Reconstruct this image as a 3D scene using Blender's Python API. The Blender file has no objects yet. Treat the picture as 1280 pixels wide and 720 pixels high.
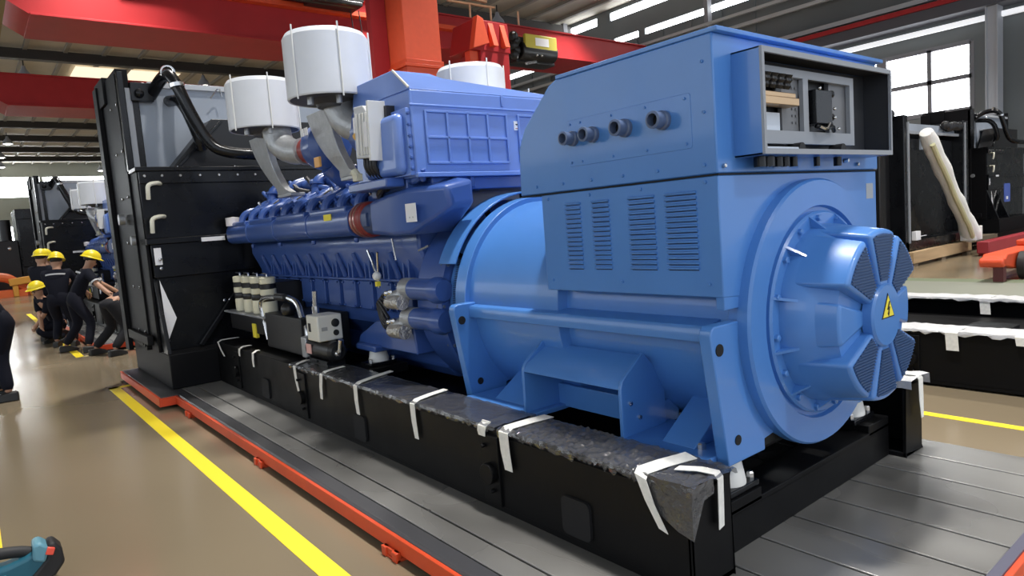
import bpy, bmesh, math, random
from mathutils import Vector, Matrix
random.seed(7)
C = bpy.context.scene.collection
PI = math.pi
V = Vector

# ------------------------------------------------------------------ materials
MATS = {}
def mat(name, col, rough=0.5, metal=0.0, coat=0.0, noise=0.0, nscale=8.0, bump=0.0, bscale=60.0, emit=None, estr=0.0,
        rnoise=0.0, stretch=None, alpha=1.0, spec=0.5, detail=5):
    if name in MATS: return MATS[name]
    m = bpy.data.materials.new(name); m.use_nodes = True
    nt = m.node_tree; b = nt.nodes['Principled BSDF']
    b.inputs['Base Color'].default_value = (*col, 1)
    b.inputs['Roughness'].default_value = rough
    b.inputs['Metallic'].default_value = metal
    b.inputs['Coat Weight'].default_value = coat
    b.inputs['Coat Roughness'].default_value = 0.08
    b.inputs['Specular IOR Level'].default_value = spec
    b.inputs['Alpha'].default_value = alpha
    if emit:
        b.inputs['Emission Color'].default_value = (*emit, 1); b.inputs['Emission Strength'].default_value = estr
    if noise or bump or rnoise:
        tc = nt.nodes.new('ShaderNodeTexCoord'); mp = nt.nodes.new('ShaderNodeMapping')
        if stretch: mp.inputs['Scale'].default_value = stretch
        nt.links.new(tc.outputs['Object'], mp.inputs['Vector'])
        nz = nt.nodes.new('ShaderNodeTexNoise'); nz.inputs['Scale'].default_value = nscale; nz.inputs['Detail'].default_value = detail
        nt.links.new(mp.outputs['Vector'], nz.inputs['Vector'])
        if noise:
            r = nt.nodes.new('ShaderNodeValToRGB')
            r.color_ramp.elements[0].position = .3; r.color_ramp.elements[1].position = .72
            r.color_ramp.elements[0].color = (*[c*(1-noise) for c in col], 1)
            r.color_ramp.elements[1].color = (*[min(1, c*(1+noise)) for c in col], 1)
            nt.links.new(nz.outputs['Fac'], r.inputs['Fac']); nt.links.new(r.outputs['Color'], b.inputs['Base Color'])
        if rnoise:
            mr = nt.nodes.new('ShaderNodeMapRange')
            mr.inputs['From Min'].default_value = .3; mr.inputs['From Max'].default_value = .7
            mr.inputs['To Min'].default_value = max(.02, rough-rnoise); mr.inputs['To Max'].default_value = rough+rnoise
            nt.links.new(nz.outputs['Fac'], mr.inputs['Value']); nt.links.new(mr.outputs['Result'], b.inputs['Roughness'])
        if bump:
            n2 = nt.nodes.new('ShaderNodeTexNoise'); n2.inputs['Scale'].default_value = bscale; n2.inputs['Detail'].default_value = 3
            nt.links.new(mp.outputs['Vector'], n2.inputs['Vector'])
            bp = nt.nodes.new('ShaderNodeBump'); bp.inputs['Strength'].default_value = bump; bp.inputs['Distance'].default_value = .02
            nt.links.new(n2.outputs['Fac'], bp.inputs['Height']); nt.links.new(bp.outputs['Normal'], b.inputs['Normal'])
    MATS[name] = m; return m

BLUE = mat('alternator_blue_paint', (.068, .215, .56), .36, coat=.3, noise=.04, nscale=3)
EBLUE = mat('engine_blue_shaded', (.04, .095, .32), .34, coat=.3, noise=.05, nscale=4)  # engine paint darkened, shade of the lower block put into the colour
CBLUE = mat('engine_blue_lit', (.13, .235, .60), .36, coat=.3, noise=.05, nscale=4)  # same engine paint made lighter for the brightly lit cooler
RADB = mat('radiator_side_black', (.007, .007, .008), .5, spec=.12)
BLACK = mat('black_gloss_paint', (.005, .0055, .007), .28, coat=.12, spec=.3, rnoise=.06, nscale=3)
SKIDB = mat('skid_black_paint', (.005, .005, .0055), .45, spec=.14, rnoise=.06, nscale=3)
BLACK2 = mat('black_satin_paint', (.008, .008, .009), .4)
RUBBER = mat('black_rubber', (.012, .012, .013), .6)
GREY = mat('grey_enamel', (.30, .32, .35), .45)
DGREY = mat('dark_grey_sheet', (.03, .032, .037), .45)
SHEET = mat('galvanised_sheet', (.36, .40, .46), .45, metal=.1, noise=.12, nscale=1.6, rnoise=.08)
CAST = mat('cast_aluminium', (.42, .43, .44), .42, metal=.5, noise=.1, nscale=18, bump=.15)
DRUMM = mat('white_painted_drum', (.70, .72, .76), .4, noise=.03, nscale=5)
STEEL = mat('bright_steel', (.6, .6, .6), .25, metal=1)
WHITE = mat('white_enamel', (.78, .78, .75), .5)
CREAM = mat('cream_filter_paint', (.74, .70, .52), .45)
TAPE = mat('white_cloth_tape', (.80, .79, .74), .75, noise=.08, nscale=40)
SILI = mat('red_silicone_hose', (.25, .035, .03), .4)
BRASS = mat('copper_busbar', (.62, .42, .24), .3, metal=.9)
YELLOW = mat('yellow_paint', (.92, .72, .025), .5)
YELL2 = mat('yellow_label', (.85, .72, .05), .6)
ORANGE = mat('orange_red_paint', (.62, .065, .016), .45, noise=.08, nscale=5)
RED = mat('crane_red_paint', (.35, .022, .025), .5, spec=.25, noise=.06, nscale=2)
CABLE = mat('black_cable', (.015, .015, .018), .5)
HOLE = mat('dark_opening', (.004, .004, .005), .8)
FILM = mat('clear_plastic_film', (.11, .11, .115), .11, bump=.6, bscale=24, stretch=(1.6, .5, 1.0), alpha=.6, coat=1.0)
FILMW = mat('milky_plastic_film', (.72, .72, .73), .3, bump=.8, bscale=20, alpha=.8)
LABEL = mat('white_label', (.82, .82, .84), .6)
GREYL = mat('grey_lettering', (.2, .2, .22), .6)
BLACKL = mat('black_print', (.01, .01, .01), .6)

# ------------------------------------------------------------------ mesh builder
class MB:
    def __init__(s): s.v = []; s.f = []; s.c = []
    def add(s, vs, fs):
        s.c.append((len(s.v), len(s.f))); n = len(s.v); s.v += [V(p) for p in vs]; s.f += [tuple(i+n for i in f) for f in fs]; return s
    def box(s, x0, x1, y0, y1, z0, z1, M=None):
        vs = [V((x, y, z)) for z in (z0, z1) for y in (y0, y1) for x in (x0, x1)]
        if M: vs = [M @ p for p in vs]
        return s.add(vs, [(0,2,3,1),(4,5,7,6),(0,1,5,4),(2,6,7,3),(0,4,6,2),(1,3,7,5)])
    def bar(s, p, q, w, h, up=(0,0,1)):
        p, q = V(p), V(q); d = (q-p).normalized(); u = V(up)
        if abs(d.dot(u)) > .97: u = V((1,0,0))
        a = d.cross(u).normalized(); b = a.cross(d).normalized()
        vs = [o + a*i*w/2 + b*j*h/2 for o in (p, q) for i, j in ((-1,-1),(1,-1),(1,1),(-1,1))]
        return s.add(vs, [(0,1,2,3),(7,6,5,4),(0,4,5,1),(1,5,6,2),(2,6,7,3),(3,7,4,0)])
    def prism(s, pts, ax, a, b):
        """pts: 2D polygon; ax 'x': pts are (y,z) swept x a..b; 'y': (x,z); 'z': (x,y)"""
        def P(p, t): return {'x': (t, p[0], p[1]), 'y': (p[0], t, p[1]), 'z': (p[0], p[1], t)}[ax]
        n = len(pts)
        vs = [P(p, a) for p in pts] + [P(p, b) for p in pts]
        return s.add(vs, [tuple(range(n)), tuple(range(2*n-1, n-1, -1))] + [(i, i+n, (i+1) % n+n, (i+1) % n) for i in range(n)])
    def cyl(s, p, q, r, r2=None, n=24):
        return s.lathe([(r, 0), (r if r2 is None else r2, (V(q)-V(p)).length)], p, V(q)-V(p), n)
    def lathe(s, prof, o, axis=(0,0,1), n=32, a0=0, a1=2*PI, cap=True):
        d = V(axis).normalized(); o = V(o)
        u = V((0,0,1)) if abs(d.z) < .9 else V((1,0,0))
        a = d.cross(u).normalized(); b = d.cross(a)
        full = abs(a1-a0-2*PI) < 1e-6; m = n if full else n+1
        vs = []
        for r, h in prof:
            for i in range(m):
                t = a0+(a1-a0)*i/n
                vs.append(o+d*h+(a*math.cos(t)+b*math.sin(t))*r)
        fs = []; k = len(prof)
        for j in range(k-1):
            for i in range(m if full else m-1):
                i2 = (i+1) % m
                fs.append((j*m+i, j*m+i2, (j+1)*m+i2, (j+1)*m+i))
        if cap and full:
            fs += [tuple(range(m-1, -1, -1)), tuple(range((k-1)*m, k*m))]
        return s.add(vs, fs)
    def ring(s, ro, ri, h, o, axis, n=40, a0=0, a1=2*PI):
        p = [(ri, 0), (ro, 0), (ro, h), (ri, h), (ri, 0)]
        s.lathe(p, o, axis, n, a0, a1, cap=False)
        if abs(a1-a0-2*PI) > 1e-6:
            m = n+1; base = len(s.v)-5*m
            s.f.append(tuple(base+j*m for j in range(4))); s.f.append(tuple(base+j*m+n for j in (3,2,1,0)))
        return s
    def tube(s, pts, r, n=10, smooth=0):
        pts = [V(p) for p in pts]
        for _ in range(smooth):
            q = [pts[0]]
            for a, b in zip(pts, pts[1:]): q += [a.lerp(b, .25), a.lerp(b, .75)]
            pts = q+[pts[-1]]
        rs = r if isinstance(r, (list, tuple)) else [r]*len(pts)
        if len(rs) != len(pts): rs = [rs[0]+(rs[-1]-rs[0])*i/(len(pts)-1) for i in range(len(pts))]
        vs = []; a = None
        for i, p in enumerate(pts):
            d = (pts[min(i+1, len(pts)-1)]-pts[max(i-1, 0)]).normalized()
            if a is None:
                u = V((0,0,1)) if abs(d.z) < .9 else V((1,0,0)); a = d.cross(u).normalized()
            a = (a-d*a.dot(d)).normalized(); b = d.cross(a)
            vs += [p+(a*math.cos(2*PI*k/n)+b*math.sin(2*PI*k/n))*rs[i] for k in range(n)]
        fs = [(j*n+k, j*n+(k+1) % n, (j+1)*n+(k+1) % n, (j+1)*n+k) for j in range(len(pts)-1) for k in range(n)]
        fs += [tuple(range(n-1, -1, -1)), tuple(range((len(pts)-1)*n, len(pts)*n))]
        return s.add(vs, fs)
    def ribbon(s, pts, side, w, t=.003):
        pts = [V(p) for p in pts]; sd = V(side).normalized(); vs = []
        for i, p in enumerate(pts):
            d = (pts[min(i+1, len(pts)-1)]-pts[max(i-1, 0)]).normalized(); nrm = d.cross(sd).normalized()
            ww = w[i] if isinstance(w, (list, tuple)) else w
            vs += [p-sd*ww/2-nrm*t/2, p+sd*ww/2-nrm*t/2, p+sd*ww/2+nrm*t/2, p-sd*ww/2+nrm*t/2]
        fs = []
        for i in range(len(pts)-1):
            for k in range(4): fs.append((i*4+k, i*4+(k+1) % 4, i*4+4+(k+1) % 4, i*4+4+k))
        fs += [(3,2,1,0), tuple(len(vs)-4+k for k in range(4))]
        return s.add(vs, fs)
    def ball(s, c, r, n=12, sc=(1,1,1)):
        c = V(c); m = n//2+1; vs = []; fs = []
        for j in range(m+1):
            ph = -PI/2+PI*j/m
            for i in range(n):
                t = 2*PI*i/n
                vs.append(c+V((math.cos(ph)*math.cos(t)*sc[0], math.cos(ph)*math.sin(t)*sc[1], math.sin(ph)*sc[2]))*r)
        for j in range(m):
            for i in range(n): fs.append((j*n+i, j*n+(i+1) % n, (j+1)*n+(i+1) % n, (j+1)*n+i))
        return s.add(vs, fs)
    def bolt(s, p, axis, r=.012, h=.012): 
        p = V(p); d = V(axis).normalized()
        return s.lathe([(r, 0), (r, h), (r*.7, h*1.25)], p, d, 6)

SINGLE = set('hose_cluster panel_screw shroud_screw flange_bolt side_bolt cover_screw cover_bolt bolt_hole side_post side_plate under_gland plinth_gusset hose_clamp rear_post runner drum_stud mount_bolt foot_bolt gusset_bolt support_block corner_channel header_edge grommet silver_pipe fuel_line guard_bracket hoist_light terminal_stud solenoid wire_terminal hand_rail hoist_wire white_tag exhaust_manifold casting_rib coolant_line trolley_body tall_casing low_casing column_web side_knob drain_fitting light_strip bright_edge pipe_clamp perforated_rail busbar access_cover controller_label controller_fin filter_band filter_head filter_tap control_knob lower_shroud oil_gallery engine_foot yellow_arm machine_base column_shaft hook_block controller_wiring starter_cable silver_elbow_pipe front_box_shell'.split())
def build(name, mb, m, parent=None, bev=0, smooth=35, seg=2):
    if parent is not None and name in SINGLE and len(mb.c) > 1:     # every loose piece is a part of its own
        for k, (a, f0) in enumerate(mb.c):
            b, f1 = mb.c[k+1] if k+1 < len(mb.c) else (len(mb.v), len(mb.f))
            q = MB(); q.v = mb.v[a:b]; q.f = [tuple(i-a for i in f) for f in mb.f[f0:f1]]
            last = build(name, q, m, parent, bev, smooth, seg)
        return last
    me = bpy.data.meshes.new(name)
    root = parent is None
    off = V((0,0,0))
    if root:
        lo = [min(p[i] for p in mb.v) for i in range(3)]; hi = [max(p[i] for p in mb.v) for i in range(3)]
        off = V(((lo[0]+hi[0])/2, (lo[1]+hi[1])/2, lo[2]))
    me.from_pydata([p-off for p in mb.v], [], mb.f)
    bm = bmesh.new(); bm.from_mesh(me)
    bmesh.ops.remove_doubles(bm, verts=bm.verts, dist=1e-5)
    bmesh.ops.recalc_face_normals(bm, faces=bm.faces)
    for f in bm.faces: f.smooth = True
    bm.to_mesh(me); bm.free()
    me.set_sharp_from_angle(angle=math.radians(smooth))
    me.materials.append(m)
    o = bpy.data.objects.new(name, me); C.objects.link(o)
    if root: o.location = off
    else:
        o.parent = parent
        if parent.type == 'EMPTY' or parent.parent is None:
            o.matrix_parent_inverse = Matrix.Translation(-parent.location)
    if bev:
        b = o.modifiers.new('bevel', 'BEVEL'); b.width = bev; b.segments = seg; b.limit_method = 'ANGLE'; b.angle_limit = math.radians(40)
    return o

def tag(o, label=None, cat=None, group=None, kind=None):
    for k, v in (('label', label), ('category', cat), ('group', group), ('kind', kind)):
        if v: o[k] = v
    return o
def thing(name, label, cat, loc=(0,0,0), group=None):
    o = bpy.data.objects.new(name, None); C.objects.link(o); o.location = loc; o.empty_display_size = .2
    return tag(o, label, cat, group)
def struct(name, mb, m, **k): return tag(build(name, mb, m, **k), kind='structure')
def copy_tree(o, parent=None):
    c = o.copy(); C.objects.link(c)
    if parent is not None: c.parent = parent; c.matrix_parent_inverse = o.matrix_parent_inverse
    for ch in list(o.children): copy_tree(ch, c)
    return c
def rr(x0, x1, z0, z1, r, n=4):
    """rounded rectangle polygon"""
    out = []
    for cx, cz, a in ((x1-r, z0+r, -PI/2), (x1-r, z1-r, 0), (x0+r, z1-r, PI/2), (x0+r, z0+r, PI)):
        for i in range(n+1):
            t = a+PI/2*i/n; out.append((cx+r*math.cos(t), cz+r*math.sin(t)))
    return out
# ------------------------------------------------------------------ camera (stands on the floor beside the machine, eye height 1.62 m)
cam = bpy.data.cameras.new('camera'); co = bpy.data.objects.new('camera', cam); C.objects.link(co)
cam.sensor_width = 36; cam.lens = 843.16/1280*36; cam.clip_end = 300
R = ((.7741418, .11943902, -.62164202), (-.62861442, .0294951, -.77715761), (-.07448755, .99240332, .09791448))
co.matrix_world = Matrix(((*R[0], 0), (*R[1], 0), (*R[2], 1.62), (0, 0, 0, 1)))
bpy.context.scene.camera = co

# ------------------------------------------------------------------ hall
XW, ZR, YF = 27.0, 12.0, 92.0
floor_m = mat('polished_concrete', (.225, .18, .118), .2, noise=.14, nscale=.4, rnoise=.06, spec=.6, detail=1.5)
struct('floor', MB().box(-18, XW, -9, YF, -.2, 0), floor_m)
wall_m = mat('grey_wall_sheet', (.15, .165, .17), .6, noise=.1, nscale=.3)
roof_m = mat('roof_sheet', (.46, .42, .35), .7, noise=.08, nscale=.4)
beam_m = mat('dark_roof_steel', (.035, .03, .026), .6)
pale_m = mat('pale_wall_sheet', (.42, .45, .41), .6)
PANE = mat('daylit_window_pane', (.9, .95, 1), .3, emit=(.93, .97, 1), estr=9)
LAMPE = mat('lit_lamp_glass', (1, 1, 1), .3, emit=(1, .95, .86), estr=14)
SKYE = mat('daylit_roof_panel', (.8, .8, .7), .4, emit=(1, .84, .62), estr=.85)
frame_m = mat('grey_window_frame', (.22, .22, .24), .5)

# right wall with its openings cut as wall bands
wr = MB()
W0, W1, WZ0, WZ1 = 8.14, 15.2, 4.27, 6.48
wr.box(XW, XW+.25, -9, YF, 0, WZ0); wr.box(XW, XW+.25, -9, W0, WZ0, WZ1); wr.box(XW, XW+.25, W1, YF, WZ0, WZ1)
S2 = (10.2, 10.5); S1 = (11.42, 11.82)
wr.box(XW, XW+.25, -9, YF, WZ1, S2[0]); wr.box(XW, XW+.25, -9, YF, S2[1], S1[0]); wr.box(XW, XW+.25, -9, YF, S1[1], ZR)
for z0, z1, gaps in ((S2[0], S2[1], ((-9, 13.5), (21.9, 22.3), (23.9, 26.6), (33.5, YF))), (S1[0], S1[1], ((-9, 15), (24.1, 25.0), (28.1, YF)))):
    for a, b in gaps: wr.box(XW, XW+.25, a, b, z0, z1)
struct('wall_right', wr, wall_m)
ribs = MB()
for i in range(60):
    y = -8+i*1.6
    if y < YF and not (W0-.3 < y < W1+.3): ribs.box(XW-.06, XW, y-.05, y+.05, 6.7, S2[0]-.1)
struct('trim_1', ribs, wall_m)
wp = MB(); wp.box(XW+.1, XW+.14, W0, W1, WZ0, WZ1)
win = struct('window_1', wp, PANE)
wf = MB()
for y in (W0, 9.43, 11.0, 12.55, 14.0, W1): wf.box(XW-.02, XW+.12, y-.07, y+.07, WZ0, WZ1)
for y in (11.0,): wf.box(XW-.05, XW+.12, y-.17, y+.17, WZ0, WZ1)
for z in (WZ0, 5.36, WZ1): wf.box(XW-.02, XW+.12, W0, W1, z-.075, z+.075)
build('window_frame', wf, frame_m, win)
for k, (z0, z1, segs) in enumerate(((S2[0], S2[1], ((13.5, 21.9), (22.3, 23.9), (26.6, 33.5))), (S1[0], S1[1], ((15, 24.1), (25.0, 28.1))))):
    m_ = MB()
    for a, b in segs: m_.box(XW+.1, XW+.14, a, b, z0, z1)
    struct('window_%d' % (k+2), m_, PANE)
# wall steelwork along the right side
pm = mat('pale_grey_steel', (.46, .48, .50), .5)
g = MB(); g.box(26.3, 26.45, -5, 60, 9.0, 9.14); g.box(26.3, 26.45, -5, 60, 9.5, 9.62); g.box(26.3, 26.5, -5, 60, 7.98, 8.14)
struct('trim_2', g, pm)
g = MB(); g.box(25.9, 26.2, -5, 90, 7.66, 7.82); struct('trim_3', g, RED)
g = MB(); g.box(26.0, 26.8, -5, 90, 7.3, 7.66); struct('trim_4', g, mat('runway_steel', (.07, .07, .085), .5))
g = MB(); g.box(26.6, 26.75, -5, 34, 6.98, 7.14); struct('trim_5', g, mat('white_strip', (.8, .82, .85), .4, emit=(.95, .97, 1), estr=.55))
for i, y in enumerate((-1.6, 7.36, 16.3, 25.2, 34, 43)):
    g = MB(); g.box(26.2, 26.75, y-.17, y-.13, 0, 7.3); g.box(26.2, 26.75, y+.13, y+.17, 0, 7.3); g.box(26.25, 26.33, y-.13, y+.13, 0, 7.3)
    struct('trim_%d' % (30+i), g, mat('column_paint', (.40, .42, .46), .5))
g = MB()
for y in (9.3, 18, 27, 36, 45): g.box(26.4, 26.7, y-.1, y+.1, 8.2, ZR)
struct('trim_6', g, frame_m)
# far wall
wfz = MB(); wfz.box(-18, XW, YF, YF+.3, 0, 8.3); wfz.box(-18, XW, YF, YF+.3, 10.45, ZR)
wfz.box(-18, -16, YF, YF+.3, 8.3, 10.45)
struct('wall_far', wfz, pale_m)
m_ = MB(); m_.box(-16, XW, YF+.1, YF+.15, 8.3, 10.45); struct('window_4', m_, mat('far_window_pane', (.9, .95, 1), .3, emit=(.95, .98, 1), estr=16))
m_ = MB(); m_.box(7.4, 7.7, YF-.1, YF, 0, ZR); m_.box(7.7, 27, YF-.1, YF+.1, 8.3, 9.85); struct('trim_7', m_, pale_m)
m_ = MB(); m_.box(4.2, 6.9, YF-.06, YF-.02, 3.4, 5.1); w5 = struct('window_5', m_, PANE)
m_ = MB(); m_.box(5.45, 5.6, YF-.12, YF-.07, 3.3, 5.2); m_.box(4.1, 7, YF-.12, YF-.07, 5.1, 5.25); build('window_frame', m_, frame_m, w5)
# left wall, far off outside the picture
wl = MB(); wl.box(-18.3, -18, -9, YF, 0, 4.4); wl.box(-18.3, -18, -9, YF, 9.2, ZR)
struct('wall_left', wl, wall_m)
struct('window_20', MB().box(-18.2, -18.15, -9, YF, 4.4, 9.2), mat('left_fill_pane', (.9, .95, 1), .3, emit=(.86, .93, 1), estr=2.2))  # glowing band added out of view as cool fill for the left-facing sides
wl = MB()
for i in range(26): wl.box(-18.12, -18, -9+i*4-.06, -9+i*4+.06, 4.4, 9.2)  # bars across the added fill band
struct('trim_20', wl, frame_m)
# roof
struct('ceiling', MB().box(-18, XW, -9, YF, ZR, ZR+.2), roof_m)
bm_ = MB()
for i in range(9):
    y = 27+i*7.25
    bm_.box(-18, XW, y-.22, y+.22, ZR-.62, ZR-.5); bm_.box(-18, XW, y-.08, y+.08, ZR-.5, ZR-.1)
for i in range(12):
    for j in range(9):
        x = -16+i*3.7
        bm_.bar((x, 27+j*7.25, ZR-.5), (x+.25, 28.6+j*7.25, ZR-.1), .1, .1)
struct('beam_roof', bm_, beam_m)
pur = MB()
for i in range(26): pur.box(-17+i*1.7, -17+i*1.7+.18, -9, YF, ZR-.16, ZR)
struct('trim_8', pur, mat('roof_purlin', (.24, .22, .19), .6))
for k, (x0, x1, y0, y1) in enumerate(((8.6, 11.2, 44, 48), (5.9, 8.0, 44, 47.5), (6.2, 8.2, 51, 55.5), (9.6, 10.6, 51, 55.5))):
    struct('window_%d' % (6+k), MB().box(x0, x1, y0, y1, ZR-.2, ZR-.17), SKYE)

# high-bay lamps: each is a lamp with cord, reflector and glass
def lamp(x, y, label, first=[None]):
    if first[0] is None:
        t = thing('high_bay_lamp', label, 'lamp', (x, y, 10.9), 'high-bay lamps under the roof')
        s = build('reflector', MB().lathe([(.08, .62), (.12, .45), (.30, .22), (.36, 0), (.33, 0), (.27, .22), (.08, .42)], (x, y, 10.9), (0,0,1), 20, cap=False), GREY, t)
        build('cord', MB().cyl((x, y, 11.5), (x, y, 11.85), .03, n=6), BLACK2, t)
        build('lamp_glass', MB().ball((x, y, 10.98), .30, 14, (1, 1, .45)), LAMPE, t)
        first[0] = t; return t
    t = copy_tree(first[0]); t.location = (x, y, 10.9); t['label'] = label; return t
LAMPS = [(3.5, 43.5, 'lit high-bay lamp above the left end of the near red crane girder'),
         (12.1, 42.7, 'lit high-bay lamp just under the near red girder above the black radiator'),
         (3.75, 68.6, 'lit high-bay lamp below the far red girder near the left edge'),
         (13.2, 94*.96, 'lit high-bay lamp low beside the tall black radiator edge'),
         (20.9, 25.7, 'lit high-bay lamp at the top beside the red box columns'),
         (3.6, 78.0, 'lit high-bay lamp over the pale far wall at the left edge'),
         (3.9, 86.0, 'lit high-bay lamp lowest above the bright far window')]
for x, y, l in LAMPS: lamp(x, y, l)
def area(name, loc, size, power, col=(1, .97, .93), rot=(0,0,0)):
    l = bpy.data.lights.new(name, 'AREA'); l.shape = 'DISK'; l.size = size; l.spread = math.radians(100); l.energy = power; l.color = col
    o = bpy.data.objects.new(name, l); C.objects.link(o); o.location = loc; o.rotation_euler = rot; return o
for x in (3.5, 12.1, 20.9):
    for y in (-6, 2.5, 11, 19.5):
        area('lamp_light', (x, y, 10.9), .7, 340)
for x in (3.5, 12.1):
    for y in (28, 42, 57, 72): area('lamp_light', (x, y, 10.85), .7, 340*1.2)

# ------------------------------------------------------------------ floor markings
def line(name, x0, x1, y0, y1, m=None): return struct(name, MB().box(x0, x1, y0, y1, 0, .003), m or YELLOW)
line('trim_10', 1.13, 1.24, 1.5, 9.25)
line('trim_11', 1.16, 1.27, 12.55, 24)
line('trim_12', 1.24, 2.1, 12.5, 12.6, mat('worn_line', (.45, .38, .2), .6))
line('trim_13', -.135, -.035, 4.7, 7.6)
line('trim_14', 5.26, 5.34, -3, 6)
line('trim_15', 11.55, 13.3, -4, 9, mat('pale_lane_paint', (.21, .22, .18), .5))
line('trim_16', 13.3, 13.75, -4, 9, mat('grey_green_line', (.16, .19, .12), .5))
line('trim_17', 1.13, 1.4, 9.15, 9.25)

# ------------------------------------------------------------------ slotted steel platform under the machine
plat = thing('assembly_platform', 'low grey slotted steel platform with orange rim under the big blue machine', 'platform', (3, 10, 0))
top_m = mat('machined_iron', (.245, .24, .228), .3, metal=.38, noise=.42, nscale=1.1, rnoise=.1, stretch=(1.2, .8, 1), detail=2.5)
rim_m = mat('dark_iron_edge', (.07, .07, .075), .4, metal=.3)
edges = [1.60]
x = 1.745
while x < 4.5: edges.append(x); x += .2906 if x > 1.7 else .28
sl = MB()
for a, b in zip(edges, edges[1:]):
    sl.box(a+.007, b-.007, .84, 9.62, .03, .13)
sl.box(1.5, 4.36, .84, 9.62, .03, .095)
build('slotted_top', sl, top_m, plat, bev=.004)
e = MB(); e.prism([(1.5, .03), (1.5, .105), (1.515, .125), (1.6, .128), (1.6, .03)], 'y', .84, 7.44)
e.box(1.35, 1.6, 7.44, 9.62, .03, .127)
build('edge_strip', e, rim_m, plat, bev=.004)
e = MB(); e.box(1.6, 4.36, .80, .84, .03, .128); build('end_strip', e, mat('blue_grey_edge', (.09, .09, .13), .4), plat)
r_ = MB(); r_.box(1.478, 1.5, .80, 7.42, .035, .115); r_.box(1.328, 1.35, 7.42, 9.62, .035, .12); r_.box(1.328, 1.5, 7.42, 7.44, .035, .12)
r_.box(1.478, 4.4, .775, .80, .035, .12)
build('side_rail', r_, ORANGE, plat, bev=.003)
for y in (2.95, 4.9, 6.9):
    f = MB(); f.box(1.46, 1.62, y-.07, y+.07, .012, .05); f.box(1.45, 1.478, y-.075, y-.03, 0, .05); f.box(1.45, 1.478, y+.03, y+.075, 0, .05); f.box(1.455, 1.62, y-.075, y+.075, 0, .014)
    build('levelling_foot', f, ORANGE, plat, bev=.003)
for x0 in (1.7, 2.6, 3.5, 4.2):
    for y in (1.2, 4, 7, 9.3): build('support_block', MB().box(x0, x0+.1, y, y+.15, 0, .03), BLACK2, plat)
b = MB(); b.lathe([(.02, 0), (.02, .012), (.008, .015)], (1.745, 3.03, .115), (0,0,1), 10); build('slot_plug', b, STEEL, plat)

# ------------------------------------------------------------------ generator skid
sk = thing('generator_skid', 'long black steel base skid carrying the blue engine and alternator', 'base frame', (3.1, 5, .13))
def ibeam(x0, x1, out):
    b = MB()
    b.box(x0, x1, 1.53, 7.68, .535, .57); b.box(x0, x1, 1.53, 7.68, .13, .16)
    xw = x0 if out < 0 else x1
    b.box(min(xw, xw-out*.02), max(xw, xw-out*.02), 1.53, 7.68, .16, .535)
    b.box(x0, x1, 1.53, 1.55, .13, .57)
    return b
build('side_beam', ibeam(2.0, 2.27, -1), SKIDB, sk, bev=.006)
build('side_beam', ibeam(3.97, 4.2, 1), SKIDB, sk, bev=.006)
cb = MB(); cb.box(2.27, 3.97, 1.62, 1.82, .29, .32); cb.box(2.27, 3.97, 1.62, 1.645, .13, .3); cb.box(2.27, 3.97, 1.8, 1.82, .13, .3)
build('cross_beam', cb, SKIDB, sk, bev=.004)
for y in (3.2, 4.9, 6.8, 7.45): build('cross_beam', MB().box(2.27, 3.97, y, y+.18, .15, .38), SKIDB, sk, bev=.004)
build('drip_tray', MB().box(2.27, 3.97, 1.83, 7.6, .385, .395), SKIDB, sk)
for y in (1.62, 3.15, 6.7):
    for s_ in (0, 1):
        x0 = 2.27 if s_ == 0 else 3.72
        build('mount_ledge', MB().box(x0, x0+.25+.12*(s_ == 0 and y < 2), y, y+.3, .30, .36), SKIDB, sk, bev=.004)
build('mount_ledge', MB().box(2.27, 2.64, 4.70, 5.02, .50, .565), SKIDB, sk, bev=.004)
for y in (2.77, 5.3, 7.0):
    st = MB(); st.prism([(1.985, .16), (2.01, .16), (2.01, .53), (1.985, .53)], 'y', y-.07, y+.07)
    st.cyl((1.985, y, .33), (1.95, y, .33), .055, n=16); st.bolt((1.985, y+.04, .47), (-1, 0, 0), .012, .02); st.bolt((1.985, y-.02, .24), (-1, 0, 0), .012, .02)
    build('lifting_lug', st, SKIDB, sk, bev=.003)
for y in (2.15, 4.3, 6.2):
    build('forklift_pocket', MB().prism(rr(y-.09, y+.09, .18, .36, .03), 'x', 1.985, 2.0), HOLE, sk)

# plastic film over the near beam
def film(y0, y1, ny, x0, x1, drop, seed):
    rnd = random.Random(seed); vs = []; fs = []; prof = [(x0-.012, .57-drop), (x0-.014, .558), (x0-.008, .575)]+[(x0+.012+(x1-x0-.012)*q/11, .5775) for q in range(12)]+[(x1+.012, .55)]
    n = len(prof)
    for i in range(ny+1):
        y = y0+(y1-y0)*i/ny
        for j, (x, z) in enumerate(prof):
            k = rnd.uniform(-1, 1); dz = abs(k)**2*(.011 if seed != 2 else .005)+(rnd.uniform(-.02, .012) if j == 0 else 0)
            vs.append((x+rnd.uniform(-.004, .002), y+rnd.uniform(-.004, .004), z+dz+(.003 if 0 < j < n-1 else 0)))
    for i in range(ny):
        for j in range(n-1): fs.append((i*n+j, i*n+j+1, (i+1)*n+j+1, (i+1)*n+j))
    return MB().add(vs, fs)
tag(build('plastic_film', film(1.5, 2.7, 80, 2.0, 2.27, .02, 1), FILM, smooth=7), 'shiny crinkled clear plastic over the near end of the black skid', 'plastic film', 'clear plastic covers on the near skid beam')
tag(build('plastic_film', film(2.72, 5.55, 130, 2.0, 2.27, .012, 2), FILM, smooth=12), 'dusty smooth plastic stretch along the middle of the near skid beam', 'plastic film', 'clear plastic covers on the near skid beam')
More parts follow.
